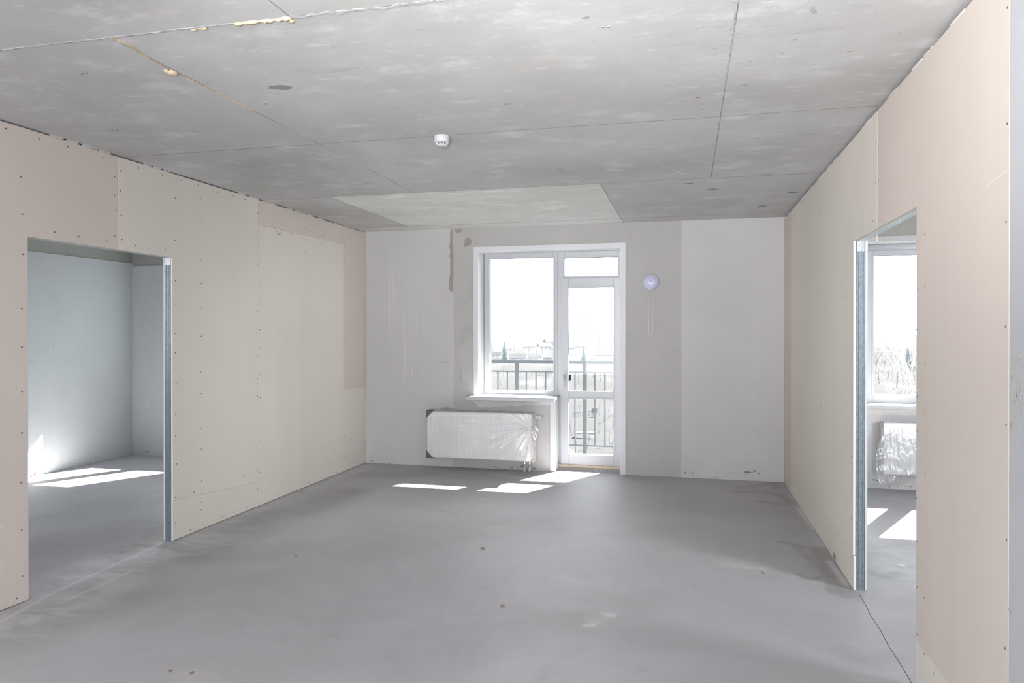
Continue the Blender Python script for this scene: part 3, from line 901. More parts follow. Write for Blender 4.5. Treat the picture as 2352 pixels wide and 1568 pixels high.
# chips along the foot of the wall and other marks
mb = MB()
for x, z, a_, c_, y0 in ((-3.50, .022, .045, .010, .004), (-3.28, .012, .02, .007, .004), (-2.36, .05, .02, .008, .001), (-2.12, .018, .012, .008, .001), (-2.04, .020, .03, .012, .001), (-2.00, .012, .012, .006, .001),
                         (-1.855, .022, .025, .011, .001), (-1.74, .045, .03, .025, .001), (-1.60, .020, .03, .013, .001), (-1.79, .02, .008, .006, .001), (-1.47, .02, .01, .005, .001), (-.2, .06, .03, .006, .001), (-.3, .075, .015, .006, .001),
                         (-.02, .05, .012, .015, .007), (.06, .055, .008, .010, .007), (.10, .02, .012, .006, .007), (.29, .014, .022, .007, .007), (.26, .012, .01, .005, .007), (.45, .075, .006, .008, .007),
                         (.60, .085, .06, .010, .007), (.66, .10, .02, .016, .007), (.70, .078, .02, .012, .007), (.74, .11, .015, .006, .007), (.58, .06, .012, .006, .007)):
    b_ = blotch(x, z, a_, c_, int(1000 * abs(x)), None, YB - y0, None, None, axis='y', th=-.0008, n=11, jag=.6)
    mb.add(b_.v, b_.f)
stuff(mb.build('chip', 'chip', wall_back, label='chipped plaster spots along the floor'))
for x, z, a_, c_, y0, m_ in ((-2.62, 1.163, .09, .006, .004, 'scuff'), (-2.69, 1.148, .03, .007, .004, 'scuff'), (-2.435, 1.02, .022, .10, .001, 'scuff')):
    blotch(x, z, a_, c_, 31, m_, YB - y0, wall_back, 'smudge', axis='y', th=-.0006, n=14, ang=.03)
for x, z in ((.8, .09), (.2, 1.2), (-.14, 1.45), (.66, .98)):
    blotch(x, z, .006, .004, 6, 'scuff', YB - .007, wall_back, 'smudge', axis='y', th=-.0005, n=8)
# faint red pencil note running down the wall beside the fill
glyphs = {'а': [[(0, 0), (.5, 1), (1, .1)], [(.2, .4), (.8, .4)]],
          'о': [[(.5, 1), (.1, .6), (.2, .1), (.6, 0), (.9, .4), (.8, .9), (.5, 1)]],
          'и': [[(.1, 1), (.1, .2), (.3, 0), (.8, .9), (.8, .2), (1, 0)]],
          'л': [[(0, 0), (.4, .9), (.7, .9), (.8, 0)]],
          'ж': [[(0, 0), (.5, .6), (1, 1)], [(0, 1), (.5, .5), (1, 0)]]}
def pencil(text, p0, p1, hgt, parent, mat, y, name, wdt=.0014):
    a, b_ = Vector((p0[0], 0, p0[1])), Vector((p1[0], 0, p1[1]))
    d = (b_ - a)
    stp = d / len(text)
    dn = d.normalized()
    up = Vector((-dn.z, 0, dn.x))
    mb_ = MB()
    for i, ch in enumerate(text):
        o_ = a + stp * i
        for sub in glyphs[ch]:
            pts = [o_ + dn * (u * stp.length * .75) + up * (w_ * hgt) for u, w_ in sub]
            for q0, q1 in zip(pts[:-1], pts[1:]):
                e = (q1 - q0).normalized()
                nn = Vector((-e.z, 0, e.x)) * wdt
                mb_.prism([(v_.x, y, v_.z) for v_ in (q0 - nn, q1 - nn, q1 + nn, q0 + nn)], (0, -.0004, 0))
    return mb_.build(name, mat, parent, label='faint red pencil handwriting')
pencil('жиооа', (-2.65, 1.875), (-2.59, 2.01), .03, wall_back, 'redpencil', YB - .0042, 'pencil_note')

# ------------------------------------------------------------------ trim and windows of the main room
def casing(parent, boxes):
    for b_ in boxes: MB().box(*b_).build('casing', 'pvc_matt', parent, bevel=.0015)
trim_1 = shell('trim_1', 'flat white casing around the window and balcony door')
CW = .05
casing(trim_1, [(WX0 - CW, WX0, YB - .010, YB + .004, SZ - .005, OT + CW), (WX0, DX1, YB - .010, YB + .004, OT, OT + CW), (DX1, DX1 + CW, YB - .010, YB + .004, 0.001, OT + CW), (DX0 - .052, DX0, YB - .010, YB + .004, 0.001, SZ - .045)])
YF = 7.80                                # inner face of the frames
MB().box(WX0 - .003, WX0 + .003, YB - .002, YF, SZ, OT).build('reveal', 'pvc_reveal_lit', trim_1)
MB().box(WX0, DX1, YB - .002, YF, OT - .003, OT + .003).build('reveal', 'pvc_reveal_lit', trim_1)
MB().box(DX1 - .003, DX1 + .003, YB - .002, YF, 0.001, OT).build('reveal', 'pvc_reveal_lit', trim_1)
MB().box(DX0 - .004, DX0 + .004, YB - .002, YF, 0.001, SZ - .02).build('reveal', 'pvc_reveal_lit', trim_1)
# sill board
def frame_ring(mb_, x0, x1, z0, z1, w, y0, y1):
    wl, wr, wb, wt = w if isinstance(w, tuple) else (w,) * 4
    mb_.box(x0, x0 + wl, y0, y1, z0, z1).box(x1 - wr, x1, y0, y1, z0, z1).box(x0 + wl, x1 - wr, y0, y1, z0, z0 + wb).box(x0 + wl, x1 - wr, y0, y1, z1 - wt, z1)
    return mb_
def pane(parent, x0, x1, z0, z1, y, gk=True):
    g = box(x0 - .012, x1 + .012, y, y + .004, z0 - .012, z1 + .012).build('pane', 'glass', parent, label='clear glass pane')
    if gk:
        frame_ring(MB(), x0 - .001, x1 + .001, z0 - .001, z1 + .001, .004, y - .004, y - .0005).build('gasket', 'gasket', parent)
        frame_ring(MB(), x0 - .006, x1 + .006, z0 - .006, z1 + .006, .007, y + .005, y + .022).build('spacer', 'spacer', parent)
    return g
window_1 = shell('window_1', 'fixed white window beside the balcony door, with the balcony and town outside')
FX0, FX1, FB, FT = -2.228, DX1 - .001, SZ - .002, OT - .003
MULL0, MULL1 = -1.436, -1.352
GL = (-2.163, MULL0, .845, 2.322)
frame_ring(MB(), FX0, MULL1 - .035, FB, FT, (GL[0] - FX0, MULL1 - .035 - GL[1], GL[2] - FB, FT - GL[3]), YF + .008, YF + .075).build('frame', 'pvc', window_1, bevel=.003)
frame_ring(MB(), GL[0] - .016, GL[1] + .016, GL[2] - .016, GL[3] + .016, .016, YF + .001, YF + .012).build('glazing_bead', 'pvc', window_1, bevel=.002)
pane(window_1, *GL, YF + .035)
sill = MB().prism([(0, 7.462, .797), (0, 7.455, .790), (0, 7.455, .762), (0, 7.462, .757), (0, 7.49, .757), (0, 7.49, .770), (0, YF + .01, .772), (0, YF + .01, .800)], (0.985, 0, 0))
sill.v = [(x - 2.345, y, z) for x, y, z in sill.v]
sill.build('window_sill', 'pvc', window_1, label='white sill board with a rounded nose', bevel=.002)
window_4 = shell('window_2', 'small transom window above the balcony door')
TG = (-1.312, -.730, 2.106, 2.312)
frame_ring(MB(), MULL1 - .034, FX1, 2.070, FT, (TG[0] - (MULL1 - .034), FX1 - TG[1], TG[2] - 2.070, FT - TG[3]), YF + .008, YF + .075).build('frame', 'pvc', window_4, bevel=.003)
frame_ring(MB(), TG[0] - .014, TG[1] + .014, TG[2] - .014, TG[3] + .014, .014, YF + .001, YF + .012).build('glazing_bead', 'pvc', window_4, bevel=.002)
pane(window_4, *TG, YF + .035)
door_1 = shell('door_1', 'white glazed balcony door with two panes')
MB().box(MULL1 - .034, MULL1 + .006, YF + .008, YF + .075, .047, 2.070).box(FX1 - .024, FX1, YF + .008, YF + .075, .047, 2.070).box(MULL1 + .006, FX1 - .024, YF + .02, YF + .075, .03, .047).build('door_frame', 'pvc', door_1, bevel=.002)
LX0, LX1, LZ0, LZ1 = -1.349, -.698, .044, 2.084
U = (-1.266, -.772, .852, 1.984)
Lw_ = (-1.266, -.772, .160, .764)
leaf = MB().box(LX0, U[0], YF - .012, YF + .055, LZ0, LZ1).box(U[1], LX1, YF - .012, YF + .055, LZ0, LZ1)
leaf.box(U[0], U[1], YF - .012, YF + .055, LZ0, Lw_[2]).box(U[0], U[1], YF - .012, YF + .055, Lw_[3], U[2]).box(U[0], U[1], YF - .012, YF + .055, U[3], LZ1)
leaf.build('door_leaf', 'pvc', door_1, bevel=.003)
for q in (U, Lw_):
    frame_ring(MB(), q[0] - .014, q[1] + .014, q[2] - .014, q[3] + .014, .014, YF - .018, YF - .008).build('glazing_bead', 'pvc', door_1, bevel=.002)
    pane(door_1, *q, YF + .02)
hd = MB().box(-1.324, -1.296, YF - .024, YF - .011, .965, 1.035).build('handle', 'plastic', door_1, bevel=.004, label='white lever handle pointing down')
MB().tube([(-1.31, YF - .02, 1.012), (-1.31, YF - .055, 1.018), (-1.309, YF - .064, 1.005), (-1.308, YF - .060, .93), (-1.308, YF - .058, .885)], [.011, .011, .012, .010, .009], 10).build('lever', 'plastic', hd, smooth=True)
box(-1.268, -1.245, YF + .03, YF + .075, .96, 1.03).build('pull_grip', 'rail', door_1, bevel=.003, label='grey outside pull grip')
thr = struct(box(MULL1 - .02, FX1, YF - .035, YF + .06, .020, .047).build('trim_2', 'wood'), 'raw timber threshold strip under the balcony door')
thr2 = struct(MB().box(DX0 + .005, DX1 - .004, YF - .07, YOUT, -.02, .020).build('trim_3', 'band'), 'grey concrete step under the threshold')
for x in (-.95, -.90, -.86):
    blotch(x, .004, .018, .012, int(-x * 90), 'slurry', YF - .072, thr2, 'plaster_blob', axis='y', th=-.004)

# ------------------------------------------------------------------ left room
wall_lf = struct(MB().box(XA - .2, XA, YREAR, YOUT, -.01, H + .01).build('wall_left_room_far', 'band'), 'far side wall of the left room with a bare band on top')
box(XA - .002, XA + .012, YREAR, YBL, 0, 2.335).build('plaster_field', 'plaster_left_room', wall_lf, bevel=.002)
LW0, LW1, LWZ0, LWZ1 = -5.94, -4.66, .80, 2.36
wall_lb = struct(MB().box(XA - .2, LW0, YBL, YOUT, 0, H + .02).box(LW1, XL - .01, YBL, YOUT, 0, H + .02).box(LW0, LW1, YBL, YOUT, LWZ1, H + .02).box(LW0, LW1, YBL, YOUT, 0, LWZ0).build('wall_left_room_back', 'band'), 'window wall of the left room with a bare band on top')
MB().box(XA + .012, LW0, YBL - .012, YBL + .002, 0, 2.30).box(LW1, XL - WT, YBL - .012, YBL + .002, 0, 2.30).box(LW0, LW1, YBL - .012, YBL + .002, 0, LWZ0).build('plaster_field', 'plaster_left_room', wall_lb)
mb = MB()
for x, z, a_, c_ in ((-6.39, .041, .05, .010), (-6.46, .07, .006, .006), (-6.38, .10, .006, .005)):
    b_ = blotch(x, z, a_, c_, int(-x * 77), None, YBL - .012, None, None, axis='y', th=-.0008, n=11, jag=.6)
    mb.add(b_.v, b_.f)
stuff(mb.build('chip', 'chip', wall_lb))
mb = MB()
for y, z, a_, c_ in ((6.245, .042, .02, .010), (6.63, .03, .012, .008), (6.79, .075, .012, .008), (6.5, .06, .03, .008), (6.42, .05, .02, .01), (6.47, .085, .01, .006), (6.86, .05, .008, .006), (6.05, 1.2, .05, .006), (6.3, 1.35, .012, .02), (6.6, .9, .010, .012), (6.1, .7, .01, .02), (6.75, 1.9, .012, .004)):
    b_ = blotch(y, z, a_, c_, int(y * 77), None, XA + .012, None, None, axis='x', th=.0008, n=11, jag=.6)
    mb.add(b_.v, b_.f)
stuff(mb.build('chip', 'scuff', wall_lf))
wall_lfr = struct(box(XA - .2, XL - WT - .005, YREAR + 3.6, YREAR + 3.75, 0, H).build('wall_left_room_front', 'plaster_room'), 'inner wall of the left room')
def simple_window(name, label, x0, x1, z0, z1, yb, panes, bead_top=False):
    w = shell(name, label)
    yf = yb + .22
    mb_ = MB()
    fx = [x0]
    for a_, b_ in panes: fx += [a_, b_]
    fx.append(x1)
    g0, g1 = z0 + .085, z1 - .108
    for i in range(0, len(fx), 2):
        mb_.box(fx[i], fx[i + 1], yf, yf + .07, z0, z1)
    for a_, b_ in panes:
        mb_.box(a_, b_, yf, yf + .07, z0, g0).box(a_, b_, yf, yf + .07, g1, z1)
    mb_.build('frame', 'pvc', w, bevel=.003)
    for a_, b_ in panes:
        frame_ring(MB(), a_ - .014, b_ + .014, g0 - .014, g1 + .014, .014, yf - .008, yf + .004).build('glazing_bead', 'pvc', w, bevel=.002)
        pane(w, a_, b_, g0, g1, yf + .03)
    return w, yf
wl, yf = simple_window('window_3', 'two pane window of the left room, behind the wall', LW0, LW1, LWZ0, LWZ1, YBL - .02, [(-5.86, -5.41), (-5.25, -4.78)])
MB().box(LW0 - .05, LW1 + .05, YBL - .02, yf + .02, LWZ0 - .04, LWZ0).build('window_sill', 'pvc', wl)

# ------------------------------------------------------------------ right room
RW0, RW1, RWZ0, RWZ1 = 1.60, 2.97, .797, 2.36
wall_rb = struct(MB().box(XR + WT, RW0, YBR, YOUT, 0, H + .02).box(RW1, XRR + .2, YBR, YOUT, 0, H + .02).box(RW0, RW1, YBR, YOUT, RWZ1, H + .02).box(RW0, RW1, YBR, YOUT, 0, RWZ0).build('wall_right_room_back', 'band'), 'window wall of the right room with a bare band on top')
MB().box(XR + WT, RW0, YBR - .010, YBR + .002, 0, 2.412).box(RW1, XRR, YBR - .010, YBR + .002, 0, 2.412).box(RW0, RW1, YBR - .010, YBR + .002, RWZ1, 2.412).box(RW0, RW1, YBR - .010, YBR + .002, 0, RWZ0 - .03).build('plaster_field', 'plaster', wall_rb)
wr, yf = simple_window('window_4', 'tall white window in the right room above the unwrapped radiator', RW0, RW1, RWZ0 - .003, RWZ1, YBR, [(1.792, 2.245), (2.40, 2.85)])
MB().tube([(RW0 + .004, yf - .035, 2.328), (RW1 - .004, yf - .035, 2.328)], .034, 16).build('head_profile', 'pvc', wr, smooth=True, label='rounded white profile along the head')
box(RW0, RW1, YBR - .005, yf + .001, RWZ1 - .004, RWZ1 + .002).build('reveal', 'pvc_reveal_lit', wr)
box(RW0 - .003, RW0 + .003, YBR - .005, yf, RWZ0, RWZ1).build('reveal', 'pvc_reveal_lit', wr)
box(RW1 - .003, RW1 + .003, YBR - .005, yf, RWZ0, RWZ1).build('reveal', 'pvc_reveal_lit', wr)
box(RW0 - .06, RW1 + .06, YBR - .045, yf + .02, RWZ0 - .037, RWZ0 + .003).build('window_sill', 'pvc', wr, bevel=.004, label='white sill board')
def redge(x0, x1, step_, zt, zb, seed, mat, y):
    r_ = random.Random(seed)
    n_ = int((x1 - x0) / step_)
    xs2 = [x0 + k * step_ for k in range(n_ + 1)]
    MB().prism([(x, y, zt) for x in xs2] + [(x, y, zb - r_.uniform(0, .018)) for x in xs2[::-1]], (0, -.0015, 0)).build('plaster_smear', mat, wall_rb)
redge(1.2, 3.1, .04, .765, .715, 4, 'slurry', YBR - .010)
mb = MB()
for x, z, a_, c_ in ((1.77, .075, .05, .006), (1.74, .08, .01, .01), (1.95, .02, .008, .005), (2.06, .03, .015, .008), (2.02, .03, .006, .004)):
    b_ = blotch(x, z, a_, c_, int(x * 77), None, YBR - .010, None, None, axis='y', th=-.0008, n=11, jag=.6)
    mb.add(b_.v, b_.f)
stuff(mb.build('chip', 'chip', wall_rb))
wall_rr = struct(box(XRR, XRR + .2, YREAR, YOUT, -.01, H + .01).build('wall_right_room_far', 'plaster_room'), 'far side wall of the right room')
wall_rf = struct(box(XR + WT + .005, XRR, YREAR + 3.6, YREAR + 3.75, 0, H).build('wall_right_room_front', 'plaster_room'), 'inner wall of the right room')

# ------------------------------------------------------------------ radiators
def radiator(x0, x1, z0, z1, yf_, yb, wall_y, label):
    t_ = thing('radiator', ((x0 + x1) / 2, wall_y, z0), label, 'radiator')
    dep = .008
    # ribbed front sheet
    cols = []
    pitch = .0333
    m0, m1 = x0 + .035, x1 - .035
    n_ = int(round((m1 - m0) / pitch))
    pitch = (m1 - m0) / n_
    cols.append((x0, 0)); cols.append((x0 + .02, 0))
    for k in range(n_):
        a_ = m0 + k * pitch
        cols += [(a_ + pitch * .10, 0), (a_ + pitch * .24, dep), (a_ + pitch * .58, dep), (a_ + pitch * .74, 0)]
    cols += [(x1 - .02, 0), (x1, 0)]
    rows = [(z0, 0), (z0 + .035, 0), (z0 + .055, 1), (z1 - .065, 1), (z1 - .045, 0), (z1 - .004, 0)]
    front = MB().grid([[(x, yf_ + d * k, z) for x, d in cols] for z, k in rows])
    front.box(x0, x1, yf_ + .010, yf_ + .014, z0, z1 - .004)
    front.build('front_panel', 'enamel', t_, label='ribbed white front panel')
    box(x0 + .004, x1 - .004, yb - .012, yb, z0, z1 - .004).build('rear_panel', 'enamel', t_)
    for xx in (x0, x1 - .003):
        box(xx, xx + .003, yf_, yb, z0 + .004, z1).build('side_panel', 'enamel', t_, bevel=.001)
    g = MB()
    g.box(x0, x1, yf_, yf_ + .012, z1 - .006, z1).box(x0, x1, yb - .012, yb, z1 - .006, z1)
    k = x0
    while k < x1 - .004:
        g.box(k, k + .006, yf_ + .012, yb - .012, z1 - .005, z1 - .001)
        k += .022
    g.build('top_grille', 'enamel', t_)
    fin = MB()
    k = x0 + .03
    while k < x1 - .03:
        fin.box(k, k + .002, yf_ + .016, yb - .014, z0 + .03, z1 - .03)
        k += .033
    stuff(fin.build('fin', 'enamel', t_))
    for xx in (x0 + .12, x1 - .15):
        MB().box(xx, xx + .03, yb, wall_y, z0 + .05, z0 + .09).build('bracket', 'steel', t_)
        box(xx, xx + .03, yb, wall_y, z1 - .1, z1 - .06).build('bracket', 'steel', t_)
    return t_
RYF, RYB = YB - .155, YB - .045
rx0, rx1, rz0, rz1 = -2.772, -1.604, .128, .628
rad1 = radiator(rx0, rx1, rz0, rz1, RYF, RYB, YB - .006, 'white panel radiator wrapped in clear film under the main window')
# thermostatic valve
MB().lathe([(.010, 0), (.010, .02), (.014, .02), (.014, .032), (.011, .032), (.011, .04)], (rx1, RYB - .04, rz1 - .035), (1, 0, 0), 12).build('valve_nut', 'brass', rad1, smooth=False)
vh = MB().lathe([(.014, .035), (.019, .040), (.020, .062), (.0185, .066), (.020, .070), (.021, .094), (.018, .100), (.0, .101)], (rx1, RYB - .04, rz1 - .035), (1, 0, 0), 18).build('thermostat_head', 'plastic', rad1, smooth=False, label='white thermostatic head')
box(rx1 + .072, rx1 + .078, RYB - .063, RYB - .059, rz1 - .045, rz1 - .027).build('dial_mark', 'slot', vh)
box(rx1 + .052, rx1 + .056, RYB - .062, RYB - .058, rz1 - .042, rz1 - .030).build('dial_mark', 'slot', vh)
for px_ in (-1.690, -1.636):
    py_ = RYB - .05
    MB().lathe([(.013, 0), (.013, -.022), (.010, -.022), (.010, -.034), (.013, -.034), (.013, -.046)], (px_, py_, rz0 + .004), (0, 0, 1), 8).build('pipe_nut', 'brass', rad1)
    MB().tube([(px_, py_, rz0 - .04), (px_, py_, .045)], .0095, 10).build('pipe', 'pipe', rad1, smooth=True)
    MB().lathe([(.013, .0), (.0155, .01), (.015, .05), (.012, .056)], (px_, py_, .0), (0, 0, 1), 10).build('pipe_sleeve', 'sleeve', rad1, smooth=True)
# dark packing corners
def packing_corner(zc, up):
    x, y0, y1 = rx0 - .010, RYF - .009, RYB + .01
    L_ = .085
    tri = [(x, y0, zc), (x + L_, y0, zc), (x, y0, zc - up * L_)]
    mb_ = MB().prism(tri, (0, .003, 0))
    mb_.prism([(x, y0, zc), (x, y1, zc), (x, y1, zc - up * L_ * .4), (x, y0, zc - up * L_)], (.003, 0, 0))
    mb_.prism([(x, y0, zc), (x + L_, y0, zc), (x + L_ * .6, y1, zc), (x, y1, zc)], (0, 0, -up * .003))
    return mb_.build('packing_corner', 'corner', rad1, label='dark packing corner')
packing_corner(rz1 + .010, 1)
packing_corner(rz0 - .012, -1)
# stretched film: front sheet folded back over the top and round the right end
def film_sheet():
    gx, gz = rx1 + .004, .490
    rr = random.Random(4)
    ph = [rr.uniform(0, 6.28) for _ in range(12)]
    nu, nv = 170, 90
    rows = []
    xl, xr_, zb, zt = rx0 - .006, rx1 + .012, rz0 - .010, rz1 + .008
    for j in range(nv + 14):
        v = min(j / nv, 1)
        back_v = max(0, (j - nv) / 13)
        row = []
        for i in range(nu + 14):
            u = min(i / nu, 1)
            back_u = max(0, (i - nu) / 13)
            x = xl + (xr_ - xl) * u
            z = zb + (zt - zb) * v
            dx, dz = gx - x, z - gz
            rad = math.hypot(dx, dz) + .02
            th = math.atan2(dz, dx)
            am = .018 * math.exp(-rad / .30) * min(1, rad / .05)
            if th < .1: am *= 1.8
            f_ = abs(math.sin(th * 9 + ph[0] + .6 * math.sin(rad * 9))) ** 4 + .7 * abs(math.sin(th * 17 + ph[1])) ** 6
            # slack wrinkles from the lower left
            d2 = (x - xl) * .75 + (z - zb) * .9
            w2 = .0022 * abs(math.sin(d2 * 34 + 2 * math.sin(x * 9) + ph[2])) ** 5 * max(0, 1 - (z - zb) / .26)
            c3 = math.exp(-((x + 2.42) ** 2 / .03 + (z - .43) ** 2 / .008))
            w3 = .005 * c3 * abs(math.sin((x * .5 + z) * 60 + 3 * math.sin(x * 12))) ** 3
            w4 = .004 * math.exp(-((z - .585 + (x + 2.2) * .03) / .008) ** 2) * (1 if -2.36 < x < -1.78 else 0)
            y = RYF - .005 - am * f_ - w2 - w3 - w4 - .0012 * math.sin(x * 13 + z * 21)
            b_ = max(back_u, back_v)
            y = y + (RYB - RYF + .01) * b_
            if back_u > 0: x += .018 * math.sin(back_u * 3.1) + .01 * back_u + .004 * math.sin(z * 60)
            if back_v > 0: z += .004 * math.sin(x * 30 + back_v * 4)
            row.append((x, y, z))
        rows.append(row)
    return MB().grid(rows).build('film', 'film', rad1, smooth=True, label='wrinkled clear plastic film')
film_sheet()
# gathered tail of the film with a paper tag
rr = random.Random(8)
tail = MB()
for k in range(9):
    a0 = Vector((rx1 + .002, RYF - .010, .492))
    ex = .045 + .035 * rr.random()
    ez = -.02 - .10 * rr.random()
    pts = [a0, a0 + Vector((ex * .45, -.012 + .02 * rr.random(), .012)), a0 + Vector((ex * .85, -.004 + .03 * rr.random(), ez * .45)), a0 + Vector((ex, .005 + .03 * rr.random(), ez))]
    w_ = rr.uniform(.006, .014)
    tail.grid([[p + Vector((-w_ * q, .3 * w_ * math.sin(k), -w_ * q * .6)) for q in (0, .5, 1)] for p in pts])
tail.build('film_tail', 'film_bunched', rad1, smooth=True, label='gathered end of the film')
tail = MB()
tail.grid([[(rx1 + .014 + .045 * (q / 4) * (1 - .15 * k), RYF + .03 + .008 * math.sin(q * 2 + k), .40 - .045 * k) for q in range(5)] for k in range(5)])
tail.build('film_flap', 'film', rad1, smooth=True)
flap = MB().grid([[(-2.64 + .26 * q / 8 + .02 * math.sin(k * 2), RYF + .10 - .02 * k, .632 + .05 * math.exp(-((q - 2.0) / 2.6) ** 2) * (k / 4) + .008 * math.sin(q * 2.3 + k)) for q in range(9)] for k in range(5)])
flap.build('film_flap', 'film', rad1, smooth=True)
tg = MB().prism([(-1.585, RYF - .014, .405), (-1.572, RYF - .016, .408), (-1.552, RYF - .014, .365), (-1.562, RYF - .012, .352), (-1.572, RYF - .013, .365)], (0, .0015, 0)).build('paper_tag', 'paper', rad1, label='small white paper tag')
mb = MB()
for x, z, a_ in ((-1.584, .378, .4), (-1.578, .362, .2), (-1.572, .348, .5), (-1.564, .335, .3), (-1.584, .352, .1), (-1.570, .332, .8)):
    c, s_ = math.cos(a_), math.sin(a_)
    mb.prism([(x + u * c - w_ * s_, RYF - .012, z + u * s_ + w_ * c) for u, w_ in ((-.005, -.0012), (.005, -.0012), (.005, .0012), (-.005, .0012))], (0, .001, 0))
    mb.prism([(x + u * c - w_ * s_, RYF - .012, z + u * s_ + w_ * c) for u, w_ in ((-.0012, -.005), (.0012, -.005), (.0012, .004), (-.0012, .004))], (0, .001, 0))
stuff(mb.build('red_lettering', 'redprint', rad1, label='faint red lettering on the film'))

# right room radiator with its film pulled half down
QX0, QX1, QZ0, QZ1, QF, QB = 1.795, 2.795, .163, .648, YBR - .150, YBR - .045
rad2 = radiator(QX0, QX1, QZ0, QZ1, QF, QB, YBR - .011, 'white ribbed radiator with film pulled down, in the right room')
MB().lathe([(.012, 0), (.012, .012), (.007, .018)], (QX0, QB - .05, QZ1 - .035), (-1, 0, 0), 12).build('bleed_plug', 'plastic', rad2, smooth=True)
def bunched():
    rows = []
    rr_ = random.Random(2)
    ph_ = [rr_.uniform(0, 6.28) for _ in range(10)]
    nu, nv = 110, 80
    for j in range(nv + 1):
        v = j / nv                                    # 0 top .. 1 bottom
        row = []
        for i in range(nu + 1):
            u = i / nu
            x = QX0 - .055 * (math.sin(v * 3.0) ** 1) * (1 - u) ** 2 + (QX1 + .02 - QX0 + .03) * u - .03
            top = .525 - .07 * u + .035 * math.exp(-((u - .10) / .06) ** 2) + .008 * math.sin(u * 23)
            bot = .035 + .11 * min(1, max(0, u - .10) / .25) + .02 * math.exp(-((u - .0) / .05) ** 2)
            z = top + (bot - top) * v
            puff = .014 + .026 * math.exp(-((v - .35) / .22) ** 2) + .018 * math.exp(-(u / .08) ** 2)
            wr_ = .018 * abs(math.sin(u * 31 + 5 * v + 2 * math.sin(v * 7 + ph_[0]))) ** 3 * math.exp(-((v - .45) / .3) ** 2)
            wr_ += .010 * abs(math.sin(u * 57 - 8 * v + ph_[1] + 2 * math.sin(u * 9))) ** 4
            wr_ += .008 * math.sin(v * 26 + 3 * math.sin(u * 12 + ph_[2]))* math.exp(-(u / .25) ** 2)
            y = QF - puff - wr_
            if v > .82: y += .02 * (v - .82) / .18
            row.append((x, y, z))
        rows.append(row)
    return MB().grid(rows).build('film', 'film_bunched', rad2, smooth=True, label='crumpled film sagging below the radiator')
bunched()

# ------------------------------------------------------------------ small fixtures
det = thing('smoke_detector', (-1.394, 3.985, H), 'round white smoke detector on the ceiling joint', 'smoke detector')
MB().lathe([(.046, 0), (.046, -.012), (.0445, -.014)], (-1.394, 3.985, H), (0, 0, 1), 36).build('mounting_base', 'plastic', det, smooth=False)
MB().lathe([(.0445, -.013), (.0455, -.018), (.0445, -.032), (.037, -.037), (.033, -.037), (.033, -.038)], (-1.394, 3.985, H), (0, 0, 1), 36).build('housing', 'plastic', det, smooth=True)
MB().lathe([(.0305, -.034), (.0305, -.052)], (-1.394, 3.985, H), (0, 0, 1), 24).build('sensing_chamber', 'slot', det, label='dark sensing chamber behind the slots')
ribs = MB()
for k in range(10):
    a_ = 2 * math.pi * (k + .5) / 10
    c, s_ = math.cos(a_), math.sin(a_)
    cx, cy = -1.394 + .034 * c, 3.985 + .034 * s_
    t2 = Vector((-s_, c, 0)) * .0022
    n2 = Vector((c, s_, 0)) * .0035
    p0 = Vector((cx, cy, H - .036))
    ribs.prism([p0 - t2 - n2, p0 + t2 - n2, p0 + t2 + n2, p0 - t2 + n2], (-.004 * c, -.004 * s_, -.013))
ribs.build('slot_rib', 'plastic', det)
MB().lathe([(.0335, -.0495), (.034, -.052), (.028, -.058), (.012, -.060), (0, -.0602)], (-1.394, 3.985, H), (0, 0, 1), 32).build('cap', 'plastic', det, smooth=True)

vx, vz = -.364, 2.018
vent = thing('air_vent', (vx, YB - .001, vz), 'round lavender air valve disc with pull cord right of the balcony door', 'air vent')
MB().lathe([(.062, 0), (.062, .016), (.070, .018), (.078, .024)], (vx, YB - .001, vz), (0, -1, 0), 48).build('vent_body', 'plastic', vent, smooth=True)
MB().lathe([(.080, .022), (.0815, .025), (.080, .028), (.020, .040), (.0, .0415)], (vx, YB - .001, vz), (0, -1, 0), 64).build('cover_disc', 'lavender', vent, smooth=True, label='shallow lavender cone')
MB().tube([(vx - .018, YB - .012, vz - .06), (vx - .019, YB - .012, 1.60), (vx - .023, YB - .012, 1.49), (vx - .016, YB - .012, 1.468), (vx + .000, YB - .012, 1.467), (vx + .014, YB - .012, 1.482), (vx + .019, YB - .012, 1.52), (vx + .017, YB - .012, 1.75), (vx + .015, YB - .012, vz - .06)], .0022, 6).build('pull_cord', 'cord', vent, smooth=True)

# pipe stub in the left room
stub = thing('pipe_stub', (XA + .04, 6.05, .02), 'thin pipe stub with red cap at the foot of the left room wall', 'pipe')
MB().tube([(XA + .035, 6.055, .026), (XA + .03, 6.10, .026), (XA + .02, 6.15, .028)], .007, 8).build('pipe', 'cord', stub, smooth=True)
MB().lathe([(.016, 0), (.016, .010), (.010, .012)], (XA + .035, 6.055, .026), (0, -1, 0), 12).build('end_cap', 'redcap', stub)

